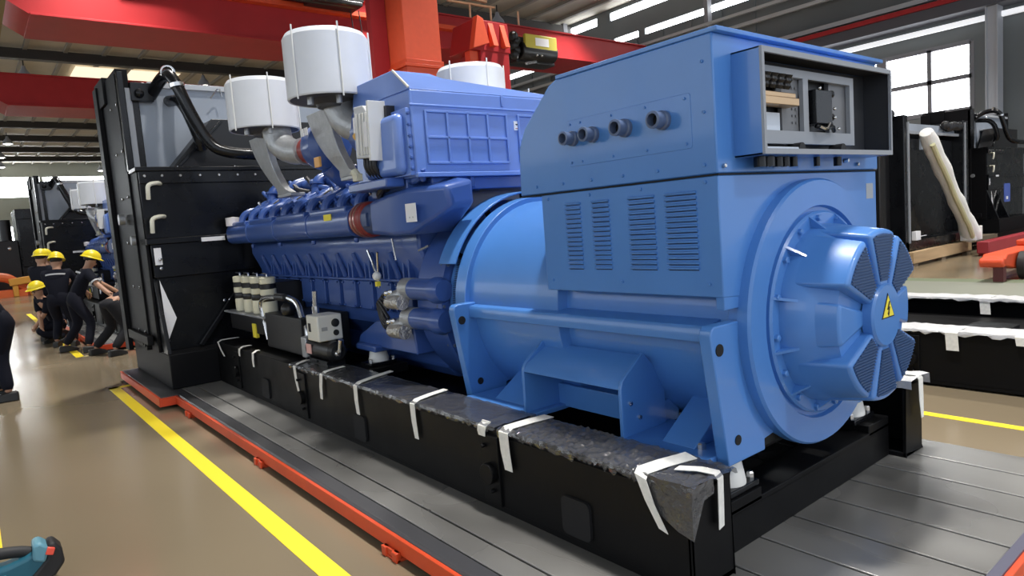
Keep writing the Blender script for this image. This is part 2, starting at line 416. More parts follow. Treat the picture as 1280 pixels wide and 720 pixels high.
# crumpled corner of the film
cf = MB(); rnd = random.Random(4)
prof = [(1.992, 1.74), (1.986, 1.66), (1.985, 1.58), (1.995, 1.515), (2.06, 1.512), (2.13, 1.514)]
vs = []; fs = []
dep = [.10, .15, .19, .21, .07, .06]
for j in range(6):
    for i, (x, y) in enumerate(prof): vs.append((x+rnd.uniform(-.006, .002), y+rnd.uniform(-.006, .0), .585-dep[i]*j/5+rnd.uniform(-.004, .004)))
for j in range(5):
    for i in range(5): fs.append((j*6+i, j*6+i+1, j*6+7+i, j*6+6+i))
tag(build('plastic_film', cf.add(vs, fs), mat('crumpled_dark_film', (.06, .06, .062), .12, bump=1.0, bscale=22, coat=.25)), 'crumpled plastic flap hanging over the near bottom corner of the skid', 'plastic film', 'clear plastic covers on the near skid beam')
fw = MB()
vs = []; fs = []
for i in range(13):
    y = 1.49+i*.05
    for j, (x, z) in enumerate(((3.955, .535), (3.955, .58), (4.08, .586), (4.21, .58), (4.215, .52))): vs.append((x+rnd.uniform(-.004, .004), y, z+rnd.uniform(-.005, .005)))
for i in range(12):
    for j in range(4): fs.append((i*5+j, i*5+j+1, i*5+6+j, i*5+5+j))
tag(build('plastic_film', fw.add(vs, fs), FILMW), 'milky white plastic over the far corner post of the skid', 'plastic film')

# tape strips
def strip(label, pts, side, w): return tag(build('tape_strip', MB().ribbon(pts, side, w), TAPE), label, 'tape', 'white tape strips on the near skid beam')
def hang(label, y, xin, zlow, w, dy=0, dyt=0, group=True):
    zt = .589
    pts = [(xin, y+dyt, zt), ((xin+2.0)/2, y+dyt*.5, zt+.002), (2.02, y, zt), (1.984, y, .57), (1.978, y+dy*.5, (.57+zlow)/2), (1.980, y+dy, zlow)]
    return strip(label, pts, (0, 1, 0), [w, w, w, w, w*.95, w*.8])
hang('white tape strip folded over the skid edge below the cream control box', 5.42, 2.19, .36, .05, -.06, .1)
hang('white tape strip next to the black motor end, second from the cream box', 4.88, 2.2, .38, .05, .02, .05)
hang('white tape strip hanging under the white engine mount cone', 4.3, 2.34, .37, .055, -.02, .12)
hang('white tape strip hanging between the mount cone and the alternator foot', 3.53, 2.27, .36, .055, -.03, .06)
hang('short white tape tab stuck beside a black lifting lug', 2.82, 2.02, .52, .07)
hang('wide white tape strip in front of the alternator step bracket', 2.64, 2.28, .38, .075, -.03, -.02)
strip('long slanting white tape strip at the near corner of the skid', [(2.25, 1.70, .594), (2.1, 1.73, .596), (2.0, 1.75, .592), (1.976, 1.745, .575), (1.972, 1.70, .48), (1.974, 1.64, .38)], (0, 1, .25), [.06, .06, .06, .06, .05, .045])
strip('white tape strip hanging down the end face of the skid', [(2.10, 1.66, .594), (2.14, 1.58, .597), (2.165, 1.52, .59), (2.168, 1.506, .57), (2.165, 1.506, .46), (2.165, 1.508, .37)], (1, .2, 0), [.05, .05, .05, .05, .05, .048])
hang('thin white tape strip farthest along the skid near the black radiator base', 7.58, 2.2, .44, .05, -.2)
hang('small white tape strip beside the fuel filter tray', 6.85, 2.1, .5, .05)
hang('short white tape strip below the silver filter pipes', 6.45, 2.05, .44, .05)
tag(build('tape_strip', MB().ribbon([(4.07, 1.64, .592), (4.09, 1.51, .592), (4.09, 1.494, .57), (4.092, 1.492, .45), (4.11, 1.494, .34)], (1, 0, 0), [.06, .06, .06, .055, .03]), TAPE), 'white tape strip hanging on the far corner post of the skid', 'tape')
# ------------------------------------------------------------------ alternator
AX, AZ, AY = 3.1, 1.09, 1.6
al = thing('alternator', 'large light blue alternator with grey open terminal box at the near end', 'generator', (3.1, 2.6, .5))
def P(name, mb, m=BLUE, bev=.004, par=None, **k): return build(name, mb, m, par or al, bev=bev, **k)
c0 = lambda y: (AX, y, AZ)
b = MB(); b.lathe([(.60, 0), (.60, 1.95)], c0(1.62), (0,1,0), 64)
body = P('frame_barrel', b, bev=0)
b = MB(); b.ring(.655, .60, .86, c0(2.68), (0,1,0), 64, 0, 2*PI)
b.lathe([(.60, 0), (.655, .015)], c0(2.66), (0,1,0), 64, cap=False)
P('barrel_cover', b, bev=.006)
# near end shield with lug feet
def shield(y0, y1, name, top=True):
    def foot(s):
        pts = [(.73, -.56), (.45, -.56), (.45, -.51), (.30, -.49), (.20, -.58), (.1, -.6), (0, -.3), (.4, .04), (.64, .045)]
        pts += [(.83+.03*math.cos(t)-.04, .005+.04*math.sin(t)) for t in (PI/2, PI/4, 0)]
        return [(AX+s*x, AZ+z) for x, z in pts]
    b = MB()
    b.prism(foot(-1), 'y', y0, y1); b.prism(foot(1), 'y', y0, y1)
    b.lathe([(.61, 0), (.61, y1-y0)], c0(y0), (0,1,0), 64)
    o = P(name, b, bev=.006)
    h = MB()
    for s in (-1, 1):
        for x, z, r in ((.765, -.055, .026), (.66, -.46, .022)):
            h.lathe([(r, 0), (r, .004)], (AX+s*x, y0-.004, AZ+z), (0,1,0), 16)
    P('bolt_hole', h, HOLE, 0, o); return o
sh = shield(1.60, 1.66, 'end_shield')
b = MB(); b.box(2.385, 3.815, 1.60, 1.64, AZ+.1, 1.70); P('end_panel', b)
# round flange, stepped
b = MB(); b.lathe([(.625, .06), (.625, .012), (.615, 0), (.50, 0), (.492, .02), (.30, .02)], c0(1.545), (0,1,0), 72, cap=False)
b.lathe([(.475, .025), (.475, .0), (.465, -.01), (.30, -.01)], c0(1.545), (0,1,0), 72, cap=False)
fl = P('round_flange', b, bev=0)
b = MB()
for i in range(16):
    t = 2*PI*(i+.3)/16; b.bolt((AX+.445*math.cos(t), 1.535, AZ+.445*math.sin(t)), (0,-1,0), .016, .014)
P('flange_bolt', b, BLUE, 0, fl)
for i in range(12):
    t = 2*PI*(i+.5)/12; ca, sa = math.cos(t), math.sin(t)
    p = lambda r, y: V((AX+r*ca, y, AZ+r*sa))
    n = V((-sa, 0, ca))*.006
    q = [p(.47, 1.538), p(.395, 1.538), p(.395, 1.455)]
    g = MB().add([a-n for a in q]+[a+n for a in q], [(0,1,2), (5,4,3), (0,3,4,1), (1,4,5,2), (2,5,3,0)])
    P('gusset_rib', g, par=fl, bev=0)
# fan cover
b = MB(); b.lathe([(.415, 0), (.412, -.05), (.392, -.10), (.375, -.13), (.33, -.215), (.10, -.225)], c0(1.54), (0,1,0), 72, cap=False)
cov = P('fan_cover', b, bev=0)
def sector(a, half, r0, r1, y, n=6, half0=None):
    out = []
    for i in range(n+1):
        t = a-half+2*half*i/n; out.append(V((AX+r1*math.cos(t), y, AZ+r1*math.sin(t))))
    h0 = half0 or half
    for i in range(2):
        t = a+h0-2*h0*i; out.append(V((AX+r0*math.cos(t), y, AZ+r0*math.sin(t))))
    return out
grm = mat('grille_blue', (.022, .065, .17), .5)
for i, deg in enumerate((45, 90, 135, 225, 270, 315)):
    a = math.radians(deg); hf = math.radians(19)
    front = sector(a, hf*1.02, .118, .378, 1.272, half0=math.radians(17)); back = sector(a, hf*1.12, .13, .412, 1.50, half0=math.radians(20))
    n = len(front)
    pod = MB().add(front+back, [tuple(range(n)), tuple(range(2*n-1, n-1, -1))]+[(k, k+n, (k+1) % n+n, (k+1) % n) for k in range(n)])
    po = P('air_inlet_pod', pod, par=cov, bev=.016, seg=3)
    inn = sector(a, hf*.85, .155, .358, 1.2705, half0=math.radians(13))
    gr = MB().add(inn+[p+V((0,.003,0)) for p in inn], [tuple(range(n)), tuple(range(2*n-1, n-1, -1))]+[(k, k+n, (k+1) % n+n, (k+1) % n) for k in range(n)])
    # horizontal slats clipped to the wedge
    xs = [(p.x, p.z) for p in inn]; zs = [p[1] for p in xs]; z = min(zs)+.012
    while z < max(zs)-.004:
        hit = []
        for (xa, za), (xb, zb) in zip(xs, xs[1:]+xs[:1]):
            if (za-z)*(zb-z) < 0: hit.append(xa+(xb-xa)*(z-za)/(zb-za))
        if len(hit) >= 2: gr.box(min(hit), max(hit), 1.2655, 1.2705, z-.0028, z+.0028)
        z += .0125
    build('inlet_grille', gr, grm, cov)
b = MB(); b.lathe([(.14, .0), (.14, -.04), (.132, -.05), (.0, -.052)], c0(1.31), (0,1,0), 40, cap=False); P('cover_hub', b, par=cov, bev=0)
for s in (0, PI):
    f_, k_ = sector(s, math.radians(15), .10, .35, 1.305), sector(s, math.radians(17), .10, .39, 1.50); n = len(f_)
    b = MB().add(f_+k_, [tuple(range(n)), tuple(range(2*n-1, n-1, -1))]+[(k, k+n, (k+1) % n+n, (k+1) % n) for k in range(n)]); P('cover_bridge', b, par=cov, bev=.012)
# high-voltage warning triangle
tz, tx, ty = 1.115, 3.10, 1.2565
def tri(h, d, y): return [V((tx, y, tz+h)), V((tx-h*.87, y, tz-h*.5)), V((tx+h*.87, y, tz-h*.5))]
t0 = MB().add(tri(.072, 0, ty)+tri(.072, 0, ty+.003), [(0,1,2), (5,4,3), (0,3,4,1), (1,4,5,2), (2,5,3,0)])
ws = build('warning_sign', t0, BLACKL, cov)
t0 = MB().add(tri(.062, 0, ty-.001)+tri(.062, 0, ty), [(0,1,2), (5,4,3), (0,3,4,1), (1,4,5,2), (2,5,3,0)])
build('warning_triangle', t0, YELL2, cov)
bolt = [(.006, .036), (-.014, .0), (0, .002), (-.006, -.016), (-.011, -.014), (0, -.030), (.008, -.010), (.003, -.012), (.014, .012), (.002, .010), (.014, .036)]
t0 = MB().prism([(tx+p[0], tz+p[1]) for p in bolt], 'y', ty-.003, ty-.001); build('lightning_symbol', t0, BLACKL, cov)

# terminal box, lower half with louvres
b = MB(); b.prism([(2.378, 1.745), (3.82, 1.745), (3.82, 1.245), (3.7, 1.235), (2.5, 1.235), (2.378, 1.245)], 'y', 1.598, 2.67)
low = P('louvre_housing', b, bev=.006)
lvm = BLUE
for y0, y1 in ((1.705, 1.875), (1.925, 2.085), (2.195, 2.315), (2.385, 2.50)):
    b = MB()
    for i in range(15):
        z = 1.365+i*.0228
        vs = []; n = 6
        for yy, sc in ((y0, .9), (y0+.006, 1), (y1-.01, 1), (y1, .2)):
            for k in range(n+1):
                t = PI*k/n; vs.append((2.3795-.011*math.sin(t)*sc, yy, z+.0065*math.cos(t)*sc))
        fs = [(r*(n+1)+k, r*(n+1)+k+1, (r+1)*(n+1)+k+1, (r+1)*(n+1)+k) for r in range(3) for k in range(n)]
        fs += [tuple(range(n+1)), tuple(range(3*(n+1), 4*(n+1)))]
        b.add(vs, fs)
    lv = P('louvre_bank', b, par=low, bev=0, smooth=60)
    h = MB()
    for i in range(15): h.box(2.3775, 2.379, y0+.004, y1-.012, 1.365+i*.0228-.0095, 1.365+i*.0228-.0055)
    build('louvre_slot', h, HOLE, low)
b = MB()
for y in (1.66, 2.0, 2.32, 2.62): b.bolt((2.378, y, 1.72), (-1,0,0), .008, .006)
for y in (1.66, 2.14, 2.62): b.bolt((2.378, y, 1.30), (-1,0,0), .008, .006)
P('cover_screw', b, BLUE, 0, low)
b = MB(); b.box(2.374, 3.824, 1.594, 2.84, 1.743, 1.749); P('dark_seam', b, HOLE, 0)
# upper half
b = MB(); b.prism([(1.60, 1.75), (1.60, 2.305), (2.505, 2.305), (2.56, 2.285), (2.77, 2.10), (2.825, 2.0), (2.835, 1.75)], 'x', 2.378, 3.85)
up = P('terminal_box', b, bev=.007)
b = MB(); b.box(2.372, 3.875, 1.572, 2.5, 2.303, 2.322); P('box_lid', b, par=up, bev=.003)
b = MB(); b.prism(rr(1.712, 2.44, 1.865, 2.09, .012), 'x', 2.3755, 2.379); P('gland_plate', b, par=up, bev=.0015)
b = MB()
for y in (1.66, 1.9, 2.1, 2.3, 2.5, 2.7): b.bolt((2.378, y, 1.79), (-1,0,0), .008, .006)
for y in (1.74, 1.95, 2.15, 2.35, 2.42):
    for z in (1.885, 2.07): b.bolt((2.3755, y, z), (-1,0,0), .006, .005)
for z in (2.0, 2.2): b.bolt((2.378, 1.65, z), (-1,0,0), .007, .005)
P('panel_screw', b, BLUE, 0, up)
for y, r in ((1.852, .037), (2.065, .037), (2.265, .034), (2.40, .033)):
    b = MB(); b.lathe([(r*1.1, 0), (r*1.1, .018), (r*.92, .024), (r*.92, .06), (r, .062), (r, .075), (r*.72, .078), (r*.72, .03)], (2.3755, y, 2.0), (-1,0,0), 24, cap=False)
    gl = P('cable_gland', b, mat('gland_blue_grey', (.10, .14, .24), .35), 0, up)
    b = MB(); b.lathe([(r*.72, 0), (r*.72, .002)], (2.3755-.035, y, 2.0), (-1,0,0), 20); build('gland_opening', b, HOLE, up)
# open front box
FX0, FX1, FZ0, FZ1, FY = 2.505, 3.70, 1.812, 2.232, 1.475
b = MB()
b.box(FX0, FX0+.006, FY, 1.6, FZ0, FZ1); b.box(FX0, FX1, FY, 1.6, FZ1-.006, FZ1); b.box(FX0, FX1, FY, 1.6, FZ0, FZ0+.006)
P('front_box_shell', b, par=up, bev=0)
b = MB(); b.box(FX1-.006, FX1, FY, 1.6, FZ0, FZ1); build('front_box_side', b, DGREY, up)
b = MB(); w = .022
b.box(FX0, FX1, FY-.012, FY, FZ1-w, FZ1); b.box(FX0, FX1, FY-.012, FY, FZ0, FZ0+w); b.box(FX0, FX0+w*.8, FY-.012, FY, FZ0+w, FZ1-w); b.box(FX1-w*.7, FX1, FY-.012, FY, FZ0+w, FZ1-w)
build('front_frame', b, GREY, up)
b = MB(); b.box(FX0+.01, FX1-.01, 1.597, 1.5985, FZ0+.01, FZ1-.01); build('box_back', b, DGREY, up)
b = MB(); b.box(FX0+.006, FX1-.006, FY+.002, 1.597, FZ1-.009, FZ1-.006); build('box_dark_sheet', b, HOLE, up)  # dark sheet added under the box top to stand in for shade
# inner frame, standing a little behind the front frame
IY = 1.535; x0, x1, z0, z1 = 2.545, 3.44, 1.865, 2.185; xm = 2.955
b = MB()
b.box(x0, x1, IY, IY+.02, z1-.035, z1); b.box(x0, x1, IY, IY+.02, z0, z0+.055); b.box(x0, x0+.012, IY, IY+.02, z0+.055, z1-.035); b.box(x1-.04, x1, IY, IY+.02, z0+.055, z1-.035); b.box(xm, xm+.045, IY, IY+.02, z0+.055, z1-.035)
build('inner_frame', b, GREY, up)
b = MB(); b.box(xm-.14, xm, 1.56, 1.58, z0+.05, z1-.03); b.box(x1-.2, x1-.04, 1.56, 1.58, z0+.05, z1-.03)
for i in range(6):
    for j in range(2): b.box(xm-.06+j*.03, xm-.05+j*.03, 1.555, 1.56, z0+.09+i*.03, z0+.10+i*.03)
build('perforated_rail', b, mat('mid_grey_sheet', (.16, .165, .175), .45), up)
b = MB(); b.box(x0+.01, xm-.15, 1.565, 1.575, z0+.05, z0+.135); build('white_plate', b, mat('pale_plate', (.62, .68, .76), .35), up)
b = MB(); b.box(x0+.005, xm-.10, 1.50, 1.56, z0+.155, z0+.188); b.box(x0+.005, xm-.11, 1.51, 1.56, z0+.188, z0+.21); build('busbar', b, BRASS, up, bev=.003)
b = MB()
for i in range(4): b.lathe([(.024, 0), (.029, .014), (.023, .024), (.029, .036), (.023, .046), (.026, .06)], (x0+.05+i*.055, 1.52, z0+.225), (0,-.3,1), 14)
b.box(x0+.01, xm-.16, 1.55, 1.575, z0+.215, z0+.295)
build('bushing_row', b, BLACK, up)
b = MB(); b.box(3.02, 3.17, 1.51, 1.58, z0+.09, z0+.24)
for i in range(5): b.ball((3.18+.02*math.sin(i*2), 1.53, z0+.09+i*.035), .018, 8)
b.tube([(3.03, 1.52, z0+.08), (3.08, 1.5, z0+.06), (3.15, 1.5, z0+.08), (3.2, 1.52, z0+.06)], .01, 8, 1)
build('regulator_unit', b, BLACK, up, bev=.003)
b = MB()
for x, z in ((3.185, .12), (3.185, .16), (3.05, .245), (3.22, .07)): b.ball((x, 1.507, z0+z), .008, 8)
b.tube([(3.03, 1.50, z0+.075), (3.07, 1.49, z0+.06), (3.11, 1.495, z0+.09)], .006, 6, 1)
build('wire_terminal', b, STEEL, up)
b = MB(); b.box(2.56, 2.84, 1.5, 1.56, FZ0+.008, FZ0+.035); build('lower_tray', b, mat('pale_plate', (.62, .68, .76), .35), up, bev=.004)
b = MB()
for x in (2.87, 3.25): b.cyl((x, 1.5, FZ0+.03), (x, 1.56, FZ0+.03), .026, n=14)
build('grommet', b, RUBBER, up)
b = MB()
for x, r in ((2.60, .025), (2.66, .03), (2.74, .022), (2.80, .02), (2.87, .018), (3.08, .014), (3.28, .018)): b.cyl((x, 1.545, 1.768), (x, 1.545, 1.81), r, n=14)
build('under_gland', b, BLACK, up)
b = MB(); b.bolt((3.31, 1.53, 1.79), (0,-1,0), .012, .02); b.bolt((3.6, 1.598, 1.78), (0,-1,0), .01, .01); b.bolt((2.42, 1.598, 1.78), (0,-1,0), .01, .01); build('box_bolt', b, STEEL, up)
b = MB(); b.box(3.70, 3.78, 1.597, 1.5985, 1.60, 1.68); build('faded_label', b, mat('grey_label', (.33, .36, .40), .6), al)
# side rail, step bracket, feet
b = MB(); b.prism([(2.52, 1.135), (2.405, 1.115), (2.395, 1.10), (2.395, 1.045), (2.41, 1.045), (2.41, 1.095), (2.52, 1.11)], 'y', 1.70, 3.50)
P('side_rail', b, bev=.003)
for y in (2.12, 2.83):
    b = MB(); b.prism([(2.30, .56), (2.30, .80), (2.315, .835), (2.345, .86), (2.47, .945), (2.62, .80), (2.62, .56)], 'y', y, y+.02)
    pl = P('step_gusset', b, bev=.004)
    if y < 2.5:
        b = MB(); b.bolt((2.36, y, .72), (0,-1,0), .012, .008); b.bolt((2.42, y, .64), (0,-1,0), .012, .008); build('gusset_bolt', b, STEEL, al)
b = MB(); b.prism([(2.30, .795), (2.325, .835), (2.50, .925), (2.52, .91), (2.34, .82), (2.315, .79)], 'y', 2.14, 2.83); P('step_plate', b, bev=.002)
b = MB(); b.prism([(2.55, .55), (2.55, .68), (2.75, .66), (2.75, .55)], 'y', 2.14, 2.83); P('lower_stretcher', b)
for s in (-1, 1):
    for y0, y1 in ((1.66, 2.16), (2.78, 3.42)):
        b = MB(); xa, xb = AX+s*.80, AX+s*.42
        b.box(min(xa, xb), max(xa, xb), y0, y1, .535, .565); ft = P('foot_plate', b, bev=.006)
        b = MB(); b.prism([(AX+s*.72, .565), (AX+s*.42, .565), (AX+s*.42, .74), (AX+s*.48, .72)], 'y', y0+.12, y1-.2); P('foot_gusset', b)
        b = MB()
        for y in (y0+.1, ): b.bolt((AX+s*.69, y, .565), (0,0,1), .02, .022)
        build('foot_bolt', b, STEEL, al)
shield(3.44, 3.50, 'drive_end_shield')
b = MB(); b.ring(.69, .60, .11, c0(3.50), (0,1,0), 72); P('drive_end_ring', b, bev=.004)
b = MB(); b.lathe([(.63, 0), (.63, .16)], c0(3.60), (0,1,0), 64); P('vent_ring', b, bev=0)
b = MB()
for i in range(54):
    t = math.radians(150+i*1.1); 
    p, q = (V((AX+.633*math.cos(t), y, AZ+.633*math.sin(t))) for y in (3.635, 3.72)); b.bar(p, q, .005, .004)
build('vent_slit', b, HOLE, al)
b = MB()
N = 24
vs = []
for i in range(N+1):
    t = math.radians(157-i*(157-78)/N)
    for r, y in ((.735, 3.60), (.735, 3.79), (.722, 3.79), (.722, 3.60)): vs.append((AX+r*math.cos(t), y, AZ+r*math.sin(t)))
fs = [(i*4+k, i*4+(k+1) % 4, i*4+4+(k+1) % 4, i*4+4+k) for i in range(N) for k in range(4)]+[(0,1,2,3), (N*4+3, N*4+2, N*4+1, N*4)]
b.add(vs, fs); P('guard_band', b, bev=.003)
b = MB()
for d in (150, 118, 90):
    t = math.radians(d); b.bar((AX+.62*math.cos(t), 3.68, AZ+.62*math.sin(t)), (AX+.725*math.cos(t), 3.68, AZ+.725*math.sin(t)), .03, .03, (0,1,0))
build('guard_bracket', b, BLACK, al)
# white vibration mounts
def mount(x, y, z0, label, r=.08, h=.13):
    t = thing('vibration_mount', label, 'mount', (x, y, z0), 'white cone mounts')
    b = MB(); b.lathe([(r, .03), (r, .045), (r*.74, .03+h*.9), (r*.7, .03+h)], (x, y, z0), (0,0,1), 24); build('mount_cone', b, WHITE, t)
    b = MB(); b.box(x-.12, x+.12, y-.085, y+.085, z0, z0+.03); build('base_plate', b, BLACK, t, bev=.006)
    b = MB()
    for dx in (-.1, .1): b.bolt((x+dx, y-.05, z0+.03), (0,0,1), .018, .025)
    build('mount_bolt', b, STEEL, t)
mount(2.53, 1.72, .36, 'white cone mount under the near alternator foot beside the skid corner')
mount(3.80, 1.76, .36, 'white cone mount under the far alternator foot beside the corner post')
mount(2.47, 4.86, .565, 'white cone mount under the blue engine foot')
# ------------------------------------------------------------------ diesel engine
en = thing('diesel_engine', 'large dark blue diesel engine between the light blue alternator and the black radiator', 'engine', (3.1, 5.8, .5))
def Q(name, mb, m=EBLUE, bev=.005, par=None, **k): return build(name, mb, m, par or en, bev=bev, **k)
def sym(pts): return pts+[(2*AX-x, z) for x, z in reversed(pts)]
b = MB(); b.prism(sym([(2.78, .70), (2.62, .86), (2.58, 1.30), (2.50, 1.48), (2.50, 1.58), (2.72, 1.90), (3.0, 1.90)]), 'y', 4.15, 7.75); Q('crankcase', b, bev=.02)
b = MB(); b.prism(sym([(2.86, .45), (2.76, .55), (2.76, .72)]), 'y', 4.3, 7.5); Q('oil_pan', b, bev=.02)
for i in range(10):
    y = 4.52+i*.315
    b = MB(); b.prism(rr(y-.12, y+.12, .98, 1.22, .03), 'x', 2.555, 2.60)
    for yy in (-.1, .1):
        for z in (1.0, 1.2): b.bolt((2.555, y+yy, z), (-1,0,0), .011, .012)
    Q('access_cover', b)
    b = MB(); b.box(2.535, 2.60, y-.15, y-.125, 1.22, 1.46); b.box(2.545, 2.6, y-.05, y-.03, 1.24, 1.44); b.cyl((2.57, y+.06, 1.25), (2.50, y+.06, 1.46), .022, n=10)
    Q('casting_rib', b, bev=.003)
b = MB(); b.box(2.53, 2.60, 4.25, 7.7, 1.225, 1.245); Q('oil_gallery', b)
# cylinder heads and rocker covers along the near bank
for i in range(10):
    y = 4.62+i*.312
    M_ = Matrix.Translation((2.60, y, 1.90)) @ Matrix.Rotation(math.radians(-30), 4, 'Y')
    b = MB(); b.box(-.15, .15, -.125, .125, -.07, .07, M_); b.box(-.11, .11, -.10, .10, .07, .115, M_)
    Q('rocker_cover', b, bev=.018, seg=3)
    b = MB()
    for dx in (-.12, .12):
        for dy in (-.1, .1): b.bolt(M_ @ V((dx, dy, .07)), M_.to_3x3() @ V((0,0,1)), .013, .018)
    b.bolt(M_ @ V((0, 0, .115)), M_.to_3x3() @ V((0,0,1)), .018, .03)
    Q('cover_bolt', b, EBLUE if i % 3 else STEEL, 0)
    b = MB(); b.tube([(2.37, y+.15, 1.78), (2.39, y+.15, 1.90), (2.50, y+.15, 1.95), (2.62, y+.15, 1.93)], .036, 10, 2)
    Q('intake_elbow', b, bev=0)
    b = MB(); b.tube([(2.47, y-.15, 1.80), (2.50, y-.15, 1.97), (2.62, y-.15, 2.03), (2.76, y-.13, 2.02)], .012, 8, 2)
    Q('fuel_line', b, EBLUE if i % 2 else CABLE, 0)
b = MB(); b.prism([(2.70, 1.90), (2.68, 2.02), (2.8, 2.12), (3.4, 2.12), (3.52, 2.02), (3.5, 1.90)], 'y', 4.35, 7.6); Q('exhaust_cover', b, bev=.02)
b = MB()
for x in (2.80, 3.05): b.cyl((x, 4.3, 2.12), (x, 7.6, 2.12), .075, n=16)
Q('exhaust_manifold', b, bev=0)
for i in range(5):
    y = 4.9+i*.6
    b = MB(); b.tube([(2.62, y, 1.98), (2.66, y+.05, 2.14), (2.78, y+.05, 2.17)], [.05, .055, .06], 12, 2); b.lathe([(.075, 0), (.075, .02)], (2.655, y+.03, 2.10), (.15, .1, 1), 14)
    Q('exhaust_branch', b, bev=0)
# charge air pipe along the bank
secs = [(7.86, 7.20), (7.18, 6.42), (6.40, 5.62), (5.60, 4.80)]
def pipe_poly(s=1): return [(2.395+(x-2.395)*s, 1.705+(z-1.705)*s) for x, z in rr(2.28, 2.51, 1.60, 1.81, .075, 6)]
for a, b_ in secs:
    b = MB(); b.prism(pipe_poly(), 'y', b_, a); b.prism([(x, z) for x, z in rr(2.30, 2.45, 1.77, 1.835, .02)], 'y', b_+.06, a-.06)
    Q('charge_air_pipe', b, bev=.008)
    b = MB(); b.prism(pipe_poly(1.06), 'y', b_-.025, b_+.005); b.bolt((2.34, b_-.01, 1.585), (0,0,-1), .02, .03); Q('pipe_clamp', b, bev=.004)
b = MB(); b.lathe([(.0, 0), (.075, .01), (.075, .10), (0, .11)], (2.33, 7.74, 1.79), (0,0,1), 18); Q('white_cap', b, mat('milky_cap', (.78, .74, .74), .5), 0)
b = MB(); b.box(2.276, 2.281, 5.07, 5.21, 1.735, 1.785); Q('yellow_label', b, YELL2, 0)
b = MB()
prof = []
for i in range(4): prof += [(.118, .0+i*.045), (.132, .012+i*.045), (.132, .028+i*.045), (.118, .045+i*.045)]
b.lathe([(.115, 0)]+[(r, h+.005) for r, h in prof], (2.395, 4.565, 1.715), (0,1,0), 28); Q('red_hose', b, SILI, 0)
b = MB(); b.ring(.137, .13, .02, (2.395, 4.64, 1.715), (0,1,0), 28); b.ring(.137, .13, .02, (2.395, 4.69, 1.715), (0,1,0), 28); Q('hose_clamp', b, mat('clamp_steel', (.5, .3, .26), .3, metal=.8), 0)
b = MB(); b.lathe([(.112, 0), (.118, .06), (.118, .18)], (2.395, 4.40, 1.715), (0,1,0), 28); b.prism(rr(2.265, 2.29, 1.66, 1.76, .01), 'y', 4.45, 4.52); Q('pipe_collar', b, mat('dark_blue_collar', (.04, .07, .17), .4), 0)
# transition duct, a faceted casting rising to the cooler
r0 = [(2.28, 1.60), (2.28, 1.83), (2.50, 1.86), (2.51, 1.60)]
L = [(4.42, r0), (4.10, [(2.265, 1.58), (2.265, 1.87), (2.52, 1.93), (2.55, 1.58)]), (3.86, [(2.275, 1.585), (2.275, 1.885), (2.60, 1.97), (2.62, 1.585)]), (3.62, [(2.46, 1.74), (2.42, 1.88), (2.64, 1.92), (2.64, 1.76)])]
vs = []; fs = []
for y, r in L: vs += [(x, y, z) for x, z in r]
for j in range(3):
    for k in range(4): fs.append((j*4+k, j*4+(k+1) % 4, j*4+4+(k+1) % 4, j*4+4+k))
fs += [(0,1,2,3), (15,14,13,12)]
b = MB().add(vs, fs); Q('transition_duct', b, bev=.03, seg=3, smooth=50)
b = MB(); b.prism([(2.42, 1.95), (2.42, 1.90), (2.52, 1.86), (3.7, 1.86), (3.7, 1.95)], 'y', 3.78, 4.1); b.box(2.72, 2.76, 3.76, 3.8, 1.87, 1.95); Q('duct_neck', b, bev=.01)
b = MB(); b.box(2.268, 2.2715, 3.76, 3.89, 1.665, 1.785); lb = Q('white_label', b, LABEL, 0)
b = MB(); b.box(2.2665, 2.268, 3.80, 3.805, 1.69, 1.70); b.box(2.2665, 2.268, 3.84, 3.845, 1.69, 1.70); Q('label_print', b, GREYL, 0)
b = MB(); b.tube([(2.40, 3.98, 1.93), (2.34, 3.92, 1.95), (2.33, 3.84, 1.93), (2.36, 3.78, 1.98)], .028, 10, 2); b.cyl((2.36, 3.79, 1.93), (2.34, 3.75, 2.0), .02, n=8); Q('bleed_pipe', b, bev=0)
# charge air cooler with ribbed end and sloped hood
CX0, CX1, CY = 2.29, 3.92, 3.75
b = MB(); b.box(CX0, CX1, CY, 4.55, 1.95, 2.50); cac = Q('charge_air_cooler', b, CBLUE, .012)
b = MB()
for xs in ((2.39, 3.055), (3.165, 3.83)):
    a, c_ = xs; w = (c_-a)/4
    for i in range(4):
        for z0, z1 in ((2.20, 2.365), (2.035, 2.20)):
            pass
    for z in (2.365, 2.20, 2.035): b.box(a, c_, CY-.014, CY+.002, z-.008, z+.008)
    for i in range(5): b.box(a+i*w-.008, a+i*w+.008, CY-.014, CY+.002, 2.03, 2.37)
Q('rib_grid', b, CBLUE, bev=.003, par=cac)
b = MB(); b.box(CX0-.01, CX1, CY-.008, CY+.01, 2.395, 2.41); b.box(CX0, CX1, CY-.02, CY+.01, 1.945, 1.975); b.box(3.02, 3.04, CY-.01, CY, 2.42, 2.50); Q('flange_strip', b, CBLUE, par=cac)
b = MB(); b.box(3.125, 3.175, CY-.005, CY, 2.262, 2.325); Q('white_label', b, LABEL, 0, cac)
b = MB(); b.box(3.138, 3.160, CY-.0065, CY-.005, 2.300, 2.306); b.box(3.145, 3.152, CY-.0065, CY-.005, 2.295, 2.30); Q('label_mark', b, BLACKL, 0, cac)
b = MB(); b.box(3.136, 3.164, CY-.0065, CY-.005, 2.272, 2.276); Q('label_red_line', b, RED, 0, cac)
